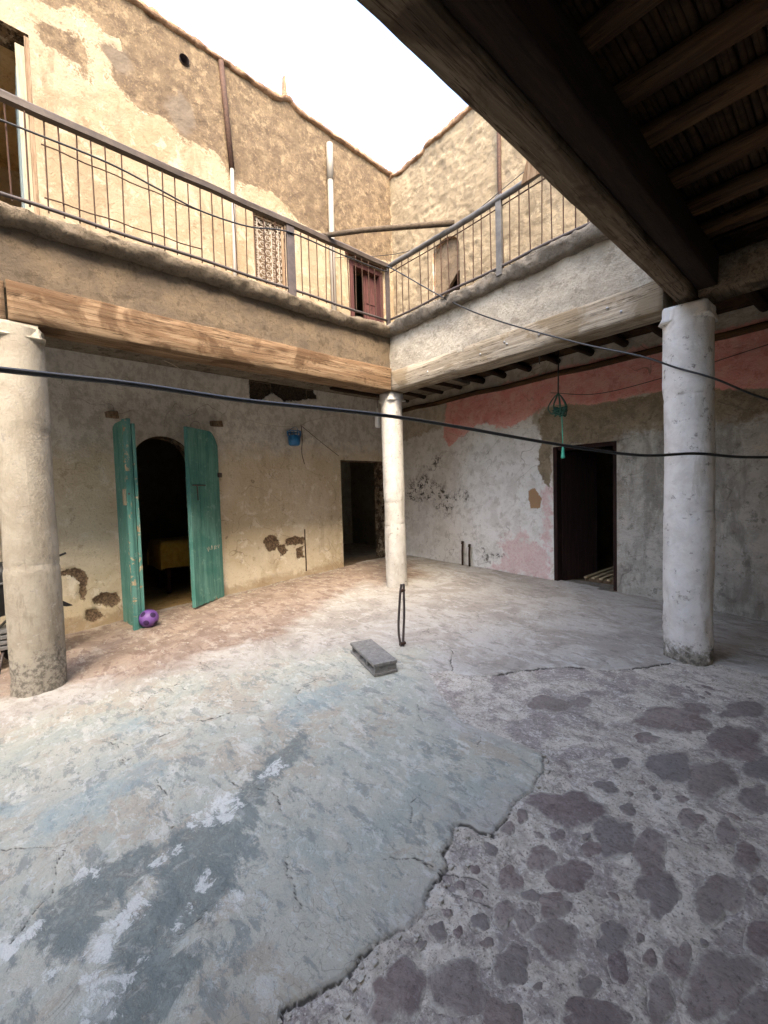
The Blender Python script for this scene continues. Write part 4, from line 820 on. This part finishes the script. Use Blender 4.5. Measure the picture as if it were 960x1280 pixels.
# twigs of broken conduit on the left wall
cable('wall_wire', [(LX + .03, 3.93, 2.75), (LX + .035, 3.94, 2.5), (LX + .035, 3.92, 2.25), (LX + .03, 3.97, 2.05)], .006, 'rust', 'short brown wire hanging down the wall beside the blue basket', 'wire')
cable('wall_wire', [(LX + .03, 3.95, 2.72), (LX + .04, 4.35, 2.45), (LX + .04, 4.72, 2.22)], .005, 'rust', 'slanting brown wire from the nail to the dark corner doorway', 'wire')
o = MB().tube([(LX + .02, 3.93, .88), (LX + .022, 3.925, .6), (LX + .02, 3.935, .30), (LX + .02, 3.93, .12)], .012, 6).build('wall_conduit', MT['rust'], None, True)
tag(rebase(o, (LX, 3.93, .12)), 'short rusty conduit rising up the peeling wall near the corner doorway', 'pipe')

# ------------------------------------------------------------------ pipes on the upper walls
o = MB(); o.tube([(LX + .06, 4.71, 3.95), (LX + .06, 4.71, 6.0), (LX + .06, 4.72, 7.35)], .052, 14); o.tube([(LX + .06, 4.72, 7.3), (LX + .06, 4.73, 7.95)], .06, 14)
o = o.build('drain_pipe', MT['pvc'], None, True); tag(rebase(o, (LX + .06, 4.71, 3.95)), 'pale plastic drainpipe running down the upper ochre wall', 'pipe')
p2 = thing('drain_pipe', (LX + .03, 2.8, 3.95), 'narrow peeling rust and white pipe on the upper ochre wall', 'pipe')
MB().tube([(LX + .03, 2.80, 3.95), (LX + .03, 2.84, 5.2), (LX + .035, 2.86, 6.7)], .03, 10).build('lower_pipe', MT['pvc'], p2, True)
MB().tube([(LX + .03, 2.86, 6.65), (LX + .03, 2.80, 7.6), (LX + .03, 2.76, 8.2)], .042, 10).build('upper_pipe', MT['rust'], p2, True)
o = MB().tube([(-4.02, BY - .04, 3.95), (-4.04, BY - .04, 5.5), (-4.06, BY - .04, 6.6), (-4.05, BY - .04, 8.05)], .035, 10).build('drain_pipe', MT['rust'], None, True)
tag(rebase(o, (-4.02, BY - .04, 3.95)), 'rusty pipe running up the rough beige upper wall', 'pipe')
o = MB().tube([(LX - .12, 2.22, 7.9), (LX + .03, 2.22, 7.9)], .07, 14, False).build('vent_pipe', MT['iron'], None, True)
tag(rebase(o, (LX, 2.22, 7.9)), 'round dark vent hole high in the ochre wall', 'vent')
MB().lathe([(.068, 0), (.068, .004)], 14).build('vent_back', MT['black'])
q = COL.objects[-1]; q.data.transform(Matrix.Rotation(R(90), 4, 'Y')); q.parent = o; q.location = (-.1, 0, 0)

# ------------------------------------------------------------------ upper openings
wn = thing('grille_window', (LX, 3.475, 5.05), 'small window filled with scrolled iron grille on the ochre wall', 'window')
F = MB(); y0, y1, z0, z1 = 3.19, 3.76, 5.05, 6.16
for a in ((y0, y0 + .035, z0, z1), (y1 - .035, y1, z0, z1), (y0 + .036, y1 - .036, z0, z0 + .035), (y0 + .036, y1 - .036, z1 - .035, z1)): F.box(LX - .10, LX - .04, a[0], a[1], a[2], a[3])
F.build('frame', MT['oldwood'], wn)
for k in range(4):
    y = y0 + .095 + k * .127; MB().tube([(LX - .06, y, z0 + .02), (LX - .06, y, z1 - .02)], .009, 6).build('grille_bar', MT['grille'], wn)
pr = None
for i in range(5):
    for j in range(9):
        y = y0 + .035 + .05 + i * .1; z = z0 + .09 + j * .118
        if pr is None: pr = MB().torus((0, 0, 0), .044, .008, (1, 0, 0), 14, 5).torus((0, .012, .02), .02, .006, (1, 0, 0), 10, 5).build('scroll', MT['grille'], None, True); o = pr
        else: o = link(pr.copy())
        o.parent = wn; o.location = Vector((LX - .068, y, z)) - wn.location; o.rotation_euler.x = (0, math.pi)[(i + j) % 2]
MB().box(LX - .16, LX - .14, y0, y1, z0, z1).build('shutter', MT['oldwood'], wn)
rd = thing('red_door', (LX, 5.56, 3.92), 'half-open red-brown panelled door on the balcony near the corner', 'door')
for a in ((5.14, 5.22, 3.92, 6.03), (5.90, 5.98, 3.92, 6.03)): MB().box(LX - .14, LX + .03, *a).build('frame', MT['redwood'], rd)
MB().box(LX - .14, LX + .028, 5.221, 5.899, 5.94, 6.03).build('frame', MT['redwood'], rd)
MB().add([(LX, 5.05, 6.12), (LX, 6.05, 6.12), (LX + .16, 6.05, 6.07), (LX + .16, 5.05, 6.07), (LX, 5.05, 6.16), (LX, 6.05, 6.16), (LX + .16, 6.05, 6.11), (LX + .16, 5.05, 6.11)], [(3, 2, 1, 0), (4, 5, 6, 7), (0, 1, 5, 4), (1, 2, 6, 5), (2, 3, 7, 6), (3, 0, 4, 7)]).build('hood_board', MT['redwood'], rd)
lf = MB().box(LX - .12, LX - .08, 5.56, 5.898, 3.94, 5.935).build('leaf', MT['redwood'], rd)
for z in (4.1, 4.75, 5.35): MB().box(LX - .079, LX - .068, 5.60, 5.86, z, z + .48).build('panel', MT['redwood'], lf)
ud = thing('balcony_door', (LX - .3, .38, 3.92), 'pale blue door leaf standing open in the tall balcony doorway', 'door')
MB().box(LX - .95, LX - .12, .325, .365, 3.94, 6.95).build('leaf', MT['bluedoor'], ud)
MB().box(LX - .95, LX - .60, .30, .323, 4.1, 6.8).build('panel', MT['bluedoor'], ud); MB().box(LX - .50, LX - .2, .30, .323, 4.1, 6.8).build('panel', MT['bluedoor'], ud)
MB().box(LX - .118, LX - .07, .30, .385, 3.94, 6.97).build('stile', MT['cream'], ud)
MB().box(LX - .06, LX - .005, .386, .428, 3.93, 7.05).build('frame', MT['oldwood'], ud)
np_ = thing('niche_panel', (-5.27, BY + .1, 3.92), 'brown plastered blind arch with broken dark gap on the upper wall', 'niche')
MB().prism([(-5.62, 3.9), (-5.62, 6.3), (-4.92, 6.3), (-4.92, 5.62), (-5.10, 5.52), (-5.28, 5.36), (-5.42, 5.2), (-5.46, 3.9)], lambda u, v, d: (u, d, v), BY + .09, BY + .16).build('panel', MT['fasL'], np_)

# ------------------------------------------------------------------ green double door
def leaf(hx, hy, fx, fy, z0, z1, zsh, label, seed, stile):
    L_ = math.hypot(fx - hx, fy - hy); rz = math.atan2(fy - hy, fx - hx)
    th = thing('door_leaf', (hx, hy, z0), label, 'door', rz=rz)
    H_ = z1 - z0; hs = zsh - z0; t = .045; np_ = 3; rr = random.Random(seed)
    def topz(u):                                       # shoulder on the hinge side
        k = max(0, 1 - u / (L_ * .28)); return H_ - (H_ - hs) * k ** 2.0
    for i in range(np_):
        a, b = L_ * i / np_ + .004, L_ * (i + 1) / np_ - .004; nn = 5; nz = 30; us = np.linspace(a, b, nn); w_ = []
        m = MB(); b0 = rr.uniform(0, .02)
        for side in (0, 1):
            vs = []
            for u in us:
                tz = topz(u); zb = b0 + .012 * math.sin(u * 60)
                for k in range(nz):
                    z = zb + (tz - zb) * k / (nz - 1); e = .004 if u in (us[0], us[-1]) else 0
                    vs.append((u, (-t / 2 + e) if side == 0 else (t / 2 - e), z))
                    ed = min(z, (L_ - u) * 1.6 + .06 + abs(z - H_ * .5) * .06); w_.append(.44 * math.exp(-z / .07) + .22 * math.exp(-(L_ - u) / .05) * math.exp(-((z - H_ * .6) / .5) ** 2) + .03)
            fs = [(p * nz + k, (p + 1) * nz + k, (p + 1) * nz + k + 1, p * nz + k + 1) for p in range(nn - 1) for k in range(nz - 1)]
            m.add(vs, fs)
        N = nn * nz; fs = []
        for k in range(nz - 1): fs += [(k, k + 1, N + k + 1, N + k), ((nn - 1) * nz + k, (nn - 1) * nz + k + 1, N + (nn - 1) * nz + k + 1, N + (nn - 1) * nz + k)]
        for p in range(nn - 1): fs += [(p * nz, (p + 1) * nz, N + (p + 1) * nz, N + p * nz), (p * nz + nz - 1, (p + 1) * nz + nz - 1, N + (p + 1) * nz + nz - 1, N + p * nz + nz - 1)]
        m.f += fs
        o = m.build('plank', MT['green']); at = o.data.attributes.new('wear', 'FLOAT', 'POINT'); at.data.foreach_set('value', np.array(w_, np.float32)); local(o, th)
    def part(nm, m, mat, wear=.1):
        o = m.build(nm, mat); o.parent = th
        if mat is MT['green']:
            at = o.data.attributes.new('wear', 'FLOAT', 'POINT'); at.data.foreach_set('value', np.full(len(o.data.vertices), wear, np.float32))
        return o
    if stile:
        part('stile', MB().box(L_ - .03, L_ + .03, -.075, -.024, .0, H_ - .02), MT['green'], .38); part('stile', MB().box(L_ - .05, L_ + .012, .024, .06, .02, H_ - .06), MT['green'], .40)
    else: part('stile', MB().box(L_ - .04, L_ + .006, t / 2 + .001, t / 2 + .025, .02, H_ - .02), MT['green'], .3)
    for z in (.35, 1.1, 1.85): part('batten', MB().box(.05, L_ - .08, (.0235 if not stile else -.045), (.045 if not stile else -.0235), z, z + .09) if stile is None else MB().box(.05, L_ - .08, -.045 if not stile else .0235, -.0235 if not stile else .045, z, z + .09), MT['green'])
    return th, L_, part
th, L_, part = leaf(-6.60, 2.40, -6.21, 1.83, -.055, 2.49, 2.28, 'green plank door leaf standing ajar beside the dark arch, worn along its foot', 5, False)
part('latch', MB().tube([(L_ - .02, .031, 1.735), (L_ - .34, .031, 1.735)], .010, 6), MT['iron']); part('latch', MB().tube([(L_ - .16, .032, 1.73), (L_ - .17, .032, 1.52)], .008, 6), MT['iron'])
part('hinge', MB().box(-.03, .04, -.05, .05, 1.86, 1.93), MT['iron'])
# faint chalk scrawl on the leaf
cz = .78
for pts in ([(.30, 0), (.33, .05), (.34, -.02), (.37, .04)], [(.24, .0), (.26, .06), (.28, .0)], [(.20, .05), (.20, -.01)], [(.14, .02), (.17, .05), (.18, .0), (.14, .0)], [(.08, .05), (.10, .0), (.12, .05)]):
    part('chalk_mark', MB().tube([(x, .0243, cz + z) for x, z in pts], .0035, 5), MT['string'])
th2, L2, part2 = leaf(-6.60, 1.06, -5.98, 1.12, -.145, 2.50, 2.44, 'green door leaf seen edge-on, folded open against the grey wall side', 8, True)
part2('lock_plate', MB().box(L2 - .05, L2 + .015, -.10, -.076, 1.58, 1.78), MT['cream']); part2('keyhole', MB().tube([(L2 + .03, -.05, 1.72), (L2 + .036, -.05, 1.72)], .012, 8), MT['iron'])
for y, lab in ((1.05, 'wooden pivot bracket above the edge-on green door leaf'), (2.42, 'wooden pivot bracket above the ajar green door leaf')):
    m = MB().add([(LX - .02, y - .07, 2.60), (LX + .20, y - .05, 2.58), (LX + .20, y + .06, 2.57), (LX - .02, y + .08, 2.60), (LX - .02, y - .08, 2.68), (LX + .17, y - .06, 2.66), (LX + .18, y + .05, 2.67), (LX - .02, y + .07, 2.69)], [(3, 2, 1, 0), (4, 5, 6, 7), (0, 1, 5, 4), (1, 2, 6, 5), (2, 3, 7, 6), (3, 0, 4, 7)])
    tag(rebase(m.build('pivot_bracket', MT['oldwood'], None, False, .01), (LX, y, 2.58)), lab, 'bracket')
# bed with a yellow cloth in the arched room
bd = thing('table', (-8.2, 2.4, -.13), 'low table under a yellow cloth inside the arched room', 'table')
nu, nv = 40, 30; us = np.linspace(-.8, .8, nu); vs_ = np.linspace(-.62, .62, nv); U, V = np.meshgrid(us, vs_, indexing='ij')
ex = np.maximum(np.abs(U) - .55, 0); ey = np.maximum(np.abs(V) - .38, 0); dr = np.maximum(ex, ey)
Zc = .83 - dr * 1.9 + .02 * fbm(U * 5, V * 5, 77, 3) * (dr > .02) ; Xc = np.sign(V) * np.minimum(np.abs(V), .38 + .04 + .03 * fbm(U * 8, V * 0, 78, 2)); Yc = np.sign(U) * np.minimum(np.abs(U), .55 + .04 + .03 * fbm(V * 8, U * 0, 79, 2))
grid('cloth', np.stack([-8.2 + Xc, 2.4 + Yc, Zc - .05], -1), MT['yellow'], parent=bd)
MB().box(-8.56, -7.84, 1.88, 2.92, .70, .755).build('top', MT['oldwood'], bd)
for sx in (-.3, .3):
    for sy in (-.45, .45): MB().lathe([(.03, 0), (.05, .05), (.035, .2), (.055, .45), (.04, .69)], 12, (-8.2 + sx, 2.4 + sy, -.13)).build('leg', MT['redwood'], bd, True)

# ------------------------------------------------------------------ dark doorway in the back wall
dr_ = thing('dark_door', (-3.2, BY, 0), 'dark brown door leaf swung inward at the doorway below the pink band', 'door')
MB().box(-3.208, -3.15, BY - .005, BY + .14, -.02, 2.125).build('frame', MT['darkwood'], dr_); MB().box(-2.345, -2.292, BY + .02, BY + .14, -.02, 2.125).build('frame', MT['darkwood'], dr_); MB().box(-3.149, -2.346, BY + .02, BY + .14, 2.07, 2.127).build('frame', MT['darkwood'], dr_)
MB().add([(-3.14, BY + .15, .02), (-2.93, BY + .93, .02), (-2.97, BY + .94, .02), (-3.18, BY + .16, .02), (-3.14, BY + .15, 2.06), (-2.93, BY + .93, 2.06), (-2.97, BY + .94, 2.06), (-3.18, BY + .16, 2.06)], [(3, 2, 1, 0), (4, 5, 6, 7), (0, 1, 5, 4), (1, 2, 6, 5), (2, 3, 7, 6), (3, 0, 4, 7)]).build('leaf', MT['darkwood'], dr_, False, .006)
pal = thing('slatted_pallet', (-2.5, 7.2, 0), 'pale slatted pallet lying on the floor inside the dark doorway', 'pallet')
for k in range(9):
    x = -2.92 + k * .115; MB().box(x, x + .05, 6.72, 8.3, .06, .085).build('slat', MT['slat'], pal)
for y in (6.8, 7.5, 8.2): MB().box(-2.94, -1.95, y, y + .06, .0, .059).build('bearer', MT['oldwood'], pal)
th3 = MB().box(-3.2, -2.3, BY - .02, BY + .4, -.2, .012).build('threshold', MT['lipB']); tag(rebase(th3, (-2.75, BY, 0)), 'low worn threshold of the dark doorway', 'threshold')

# ------------------------------------------------------------------ hanging things
bk = thing('basket', (LX + .1, 3.72, 2.34), 'small blue plastic basket hanging from the string on the wall', 'basket')
prof = [(.07, .0), (.085, .02), (.10, .14)]
MB().lathe([(.075, 0), (.095, .015), (.115, .17), (.108, .17), (.088, .02), (.07, .012)], 16, (LX + .12, 3.73, 2.36)).build('tub', MT['blueplastic'], bk, True)
for k in range(12):
    t = 2 * math.pi * k / 12; MB().tube([(LX + .12 + .112 * math.cos(t), 3.73 + .112 * math.sin(t), 2.52), (LX + .12 + .118 * math.cos(t), 3.73 + .118 * math.sin(t), 2.60)], .008, 5).build('rib', MT['blueplastic'], bk)
MB().torus((LX + .12, 3.73, 2.60), .118, .009, (0, 0, 1), 20, 6).build('rim', MT['blueplastic'], bk, True)
MB().tube([(LX + .12, 3.62, 2.60), (LX + .14, 3.70, 2.665), (LX + .20, 3.73, 2.675), (LX + .14, 3.78, 2.66), (LX + .12, 3.84, 2.60)], .005, 5).build('handle', MT['blueplastic'], bk, True)
bu = thing('hanging_bulb', (-5.2, 4.48, 2.55), 'white glass lamp hanging on a wire behind the slim corner column', 'lamp')
MB().tube([(-5.2, 4.48, 2.84), (-5.2, 4.485, 3.1), (-5.19, 4.48, 3.42)], .004, 5).build('wire', MT['cable'], bu, True)
MB().lathe([(.012, .31), (.016, .27), (.02, .25), (.035, .225), (.045, .20), (.048, .17), (.048, .04), (.042, .01), (.02, .0)], 16, (-5.2, 4.48, 2.545)).build('bulb', MT['white'], bu, True)
hg = thing('hanging_rope', (-2.61, 5.3, 1.85), 'tangled dark green rope hanger with teal tassel before the pink band', 'rope')
MB().tube([(-2.60, 5.3, 3.40), (-2.605, 5.3, 3.0), (-2.61, 5.3, 2.70)], .009, 6).build('cord', MT['cable'], hg, True)
rr = random.Random(3)
for k in range(7):
    t = 2 * math.pi * k / 7; c, s = math.cos(t), math.sin(t); d = .10 + rr.uniform(-.02, .03)
    MB().tube(smooth([(-2.61, 5.3, 2.70), (-2.61 + c * d * .5, 5.3 + s * d * .5, 2.64), (-2.61 + c * d, 5.3 + s * d, 2.53 + rr.uniform(-.02, .02)), (-2.60 + c * d * .7, 5.3 + s * d * .7, 2.44 + rr.uniform(-.04, .03)), (-2.59 + c * .03, 5.3 + s * .03, 2.47)], 5), .008, 6).build('strand', MT['rope'], hg, True)
m = MB()
for k in range(14): m.tube(smooth([(-2.59 + rr.uniform(-.08, .08), 5.3 + rr.uniform(-.06, .06), 2.46 + rr.uniform(-.05, .06)) for _ in range(4)], 4), .008, 5)
o = m.build('knot', MT['rope'], hg, True)
MB().tube([(-2.565, 5.3, 2.42), (-2.56, 5.3, 2.2), (-2.555, 5.3, 2.03)], .006, 6).build('tail', MT['teal'], hg, True)
MB().lathe([(.008, .17), (.014, .12), (.022, .05), (.026, .01), (.015, .0)], 10, (-2.555, 5.3, 1.87)).build('tassel', MT['teal'], hg, True)
o = MB().tube([(-2.75, 5.1, 3.40), (-2.75, 5.1, 3.2), (-2.752, 5.1, 3.07)], .007, 6).build('cord_end', MT['cable'], None, True); tag(rebase(o, (-2.75, 5.1, 3.05)), 'short cut cord dangling from the joists by the rope hanger', 'cord')

# ------------------------------------------------------------------ things on the floor
bz = fl_at(-2.92, 2.35); B0 = Vector((-3.2065, 2.335, 0)); ux = Vector((.558, -.172, 0)); L = ux.length; ux.normalize(); vy = Vector((-ux.y, ux.x, 0))
blk = thing('concrete_block', (B0.x, B0.y, bz - .006), 'hollow grey concrete block lying on its side on the courtyard floor', 'block', rz=math.atan2(ux.y, ux.x))
W_, Hh = .215, .105; m = MB()
m.box(0, L, 0, W_, Hh - .026, Hh).box(0, L, 0, W_, 0, .024)
wb_ = [(.0, .035), (.20, .225), (.375, .40), (L - .035, L)]
for a, b in wb_: m.box(a + .012 if a == 0 else a, b - .012 if b == L else b, .012, W_ - .004, .0242, Hh - .0262)
o = m.build('block_body', MT['block'], None, False, .004); o.parent = blk
o = MB().box(.03, L - .03, .10, .13, .0243, Hh - .0263).build('inner_web', MT['block']); o.parent = blk
rz_ = fl_at(-2.963, 2.786)
rod = thing('bent_rods', (-2.963, 2.786, rz_), 'pair of bent rusty iron rods standing upright behind the concrete block', 'rod')
for nm, pts in (('rod', [(-2.955, 2.79, rz_ - .02), (-2.94, 2.78, rz_ + .10), (-2.90, 2.76, rz_ + .32), (-2.875, 2.74, rz_ + .55), (-2.865, 2.73, rz_ + .635)]),
                ('rod', [(-2.97, 2.78, rz_ - .02), (-2.985, 2.765, rz_ + .10), (-2.965, 2.745, rz_ + .24), (-2.93, 2.73, rz_ + .42), (-2.90, 2.72, rz_ + .56), (-2.885, 2.72, rz_ + .63)])):
    MB().tube(smooth(pts, 6), .0115, 8).build(nm, MT['iron'], rod, True)
MB().tube([(-2.99, 2.78, rz_ + .01), (-2.93, 2.79, rz_ + .04)], .016, 8).build('tie', MT['rust'], rod, True); MB().tube([(-2.90, 2.725, rz_ + .56), (-2.86, 2.735, rz_ + .58)], .014, 8).build('tie', MT['rust'], rod, True)
for k, (x, h, lab) in enumerate(((-4.95, .44, 'taller of two short iron pipes rising from the floor at the whitewashed wall'), (-4.79, .40, 'shorter of two iron pipes rising from the floor at the whitewashed wall'))):
    z = fl_at(x, 6.22); o = MB().tube([(x, 6.25, z - .05), (x, 6.25, z + h * .6), (x + .01, 6.255, z + h)], .018, 8).tube([(x, 6.25, z + h * .9), (x + .012, 6.255, z + h + .01)], .024, 8).build('pipe_stub', MT['rust'], None, True); tag(rebase(o, (x, 6.25, z)), lab, 'pipe')
# ball
r = .113; bx, by = -5.955, 1.216; ball = thing('ball', (bx, by, fl_at(bx, by)), 'small purple ball with dark patches at the foot of the green door', 'ball')
bm = bmesh.new(); bmesh.ops.create_icosphere(bm, subdivisions=4, radius=r); me = bpy.data.meshes.new('skin'); bm.to_mesh(me); bm.free(); me.shade_smooth(); me.materials.append(MT['purple'])
o = link(bpy.data.objects.new('skin', me)); o.parent = ball; o.location = (0, 0, r - .002)
ph = (1 + 5 ** .5) / 2
for v in [Vector(q).normalized() for a in (-1, 1) for b in (-ph, ph) for q in ((0, a, b), (a, b, 0), (b, 0, a))]:
    v = Matrix.Rotation(.5, 3, 'Z') @ Matrix.Rotation(.3, 3, 'X') @ v; a = v.orthogonal().normalized(); b = v.cross(a); m = MB(); n = 12; vs = []
    for s in (1.0, .6):
        for k in range(n):
            t = 2 * math.pi * k / n; q = .036 * s; p = (v * r + (a * math.cos(t) + b * math.sin(t)) * q).normalized() * (r + .0012); vs.append(p)
    vs.append(v * (r + .0014)); m.add(vs, [(k, (k + 1) % n, n + (k + 1) % n, n + k) for k in range(n)] + [(n + k, n + (k + 1) % n, 2 * n) for k in range(n)])
    o = m.build('patch', MT['purpled'], None, True); o.parent = ball; o.location = (0, 0, r - .002)

# ------------------------------------------------------------------ motorbike behind the left column
gz = fl_at(-5.75, -.4); mb = thing('motorbike', (-5.75, -.45, gz), 'black motorbike parked behind the stained whitewashed column', 'motorbike')
def W(y, z, x=0.0): return (-5.75 + x, y + .1, gz + z)
for wy in (-.02, -1.12):
    wh = MB().torus(W(wy, .265), .225, .036, (1, 0, 0), 28, 8).build('wheel', MT['rubber'], mb, True)
    MB().torus(W(wy, .265), .185, .014, (1, 0, 0), 24, 6).build('rim', MT['steel'], wh, True)
    MB().tube([W(wy, .285, -.05), W(wy, .285, .05)], .045, 12).build('hub', MT['steel'], wh, True)
    for k in range(12):
        t = math.pi * 2 * k / 12; MB().tube([W(wy + .04 * math.cos(t), .285 + .04 * math.sin(t), .02 * (-1) ** k), W(wy + .2 * math.cos(t + .25), .285 + .2 * math.sin(t + .25))], .003, 4).build('spoke', MT['steel'], wh)
for sx in (-.075, .075):
    MB().tube([W(.03, .285, sx), W(-.10, .62, sx), W(-.19, .93, sx)], .02, 8).build('fork', MT['steel'], mb, True)
    MB().tube([W(-1.12, .29, sx), W(-.98, .72, sx * 1.3)], .022, 8).build('shock', MT['steel'], mb, True)
m = MB().tube([W(-.17, .88), W(-.30, .62), W(-.42, .30), W(-.75, .28), W(-.82, .60), W(-1.25, .72)], .024, 8).tube([W(-.17, .84), W(-.5, .70), W(-.82, .64)], .026, 8)
m.tube([W(-.75, .29, -.09), W(-1.12, .285, -.09)], .02, 8).tube([W(-.75, .29, .09), W(-1.12, .285, .09)], .02, 8); m.build('frame', MT['black'], mb, True)
m = MB()
for i in range(4): m.box(-5.75 - .13, -5.75 + .13, -.48, -.08, gz + .24 + i * .055, gz + .28 + i * .055)
m.tube([W(-.5, .44), W(-.36, .58)], .065, 12).build('engine', MT['steel'], mb, False, .008)
def loft(secs, name, mat):
    n = 12; vs = []
    for y, z, hw, hh in secs:
        for k in range(n):
            t = 2 * math.pi * k / n; vs.append(W(y, z + hh * math.copysign(abs(math.sin(t)) ** .7, math.sin(t)), hw * math.copysign(abs(math.cos(t)) ** .7, math.cos(t))))
    MB().add(vs, [(i * n + k, i * n + (k + 1) % n, (i + 1) * n + (k + 1) % n, (i + 1) * n + k) for i in range(len(secs) - 1) for k in range(n)] + [tuple(range(n)), tuple((len(secs) - 1) * n + k for k in range(n))]).build(name, mat, mb, True)
loft([(-.05, .86, .09, .20), (-.15, .84, .14, .27), (-.32, .82, .15, .28), (-.50, .78, .13, .24), (-.62, .74, .08, .16)], 'side_cover', MT['black'])
MB().tube([W(-.05, .93, .153), W(-.3, .90, .160), W(-.5, .86, .145)], .012, 6).build('trim_strip', MT['steel'], mb, True)
for dy in (0, .07, .16): MB().tube([W(-.32 + dy, .22, .13), W(-.36 + dy, .02, .2)], .010, 6).build('crash_bar', MT['iron'], mb, True)
loft([(-.16, .90, .05, .05), (-.22, .90, .11, .10), (-.38, .90, .13, .12), (-.52, .86, .10, .10), (-.56, .84, .06, .06)], 'tank', MT['black'])
loft([(-.50, .86, .10, .04), (-.60, .86, .13, .06), (-.95, .88, .14, .06), (-1.2, .92, .12, .06), (-1.36, .97, .09, .04)], 'seat', MT['black'])
loft([(-.08, .78, .12, .16), (.0, .80, .13, .17), (-.12, .92, .15, .17), (-.22, .95, .06, .10)], 'headlamp_fairing', MT['black'])
for z in (.93,): MB().tube([W(-.14, 1.02, -.34), W(-.11, 1.05, -.2), W(-.12, 1.0, 0), W(-.11, 1.05, .2), W(-.14, 1.02, .34)], .013, 8).build('handlebar', MT['steel'], mb, True)
for sx in (-.34, .34): MB().tube([W(-.14, 1.02, sx * .75), W(-.16, 1.02, sx * 1.1)], .019, 8).build('grip', MT['rubber'], mb, True)
MB().tube(smooth([W(-.10, 1.05, .30), W(.0, 1.06, .33), (-5.70, .36, .93), (-5.70, .40, .945)], 5), .012, 6).build('brake_lever', MT['black'], mb, True)
def guard(wy, a0, a1, name, rad=.315):
    vs = []; n = 12
    for i in range(n + 1):
        t = R(a0 + (a1 - a0) * i / n); y = wy + rad * math.cos(t); z = .285 + rad * math.sin(t); k = 1 if i < n else .2
        for x in (-.06, -.03, .03, .06): vs.append(W(y, z - (.02 if abs(x) > .05 else 0), x * k))
    MB().add(vs, [(i * 4 + j, i * 4 + j + 1, (i + 1) * 4 + j + 1, (i + 1) * 4 + j) for i in range(n) for j in range(3)]).build(name, MT['black'], mb, True)
guard(-.02, 150, 60, 'mudguard', .30); guard(-1.12, 60, 200, 'mudguard')
MB().tube([W(.12, .66), W(.22, .61), W(.29, .57), W(.335, .555)], [.03, .035, .022, .004], 6).build('mudguard_tip', MT['black'], mb, True)
MB().tube([W(-.4, .25, .12), W(-.9, .2, .14), W(-1.35, .26, .15)], [.022, .03, .035], 10).build('exhaust', MT['steel'], mb, True)
MB().tube([W(-.6, .26, .1), W(-.5, .0, .24)], .012, 6).build('stand', MT['iron'], mb, True)
for k in range(3): pass
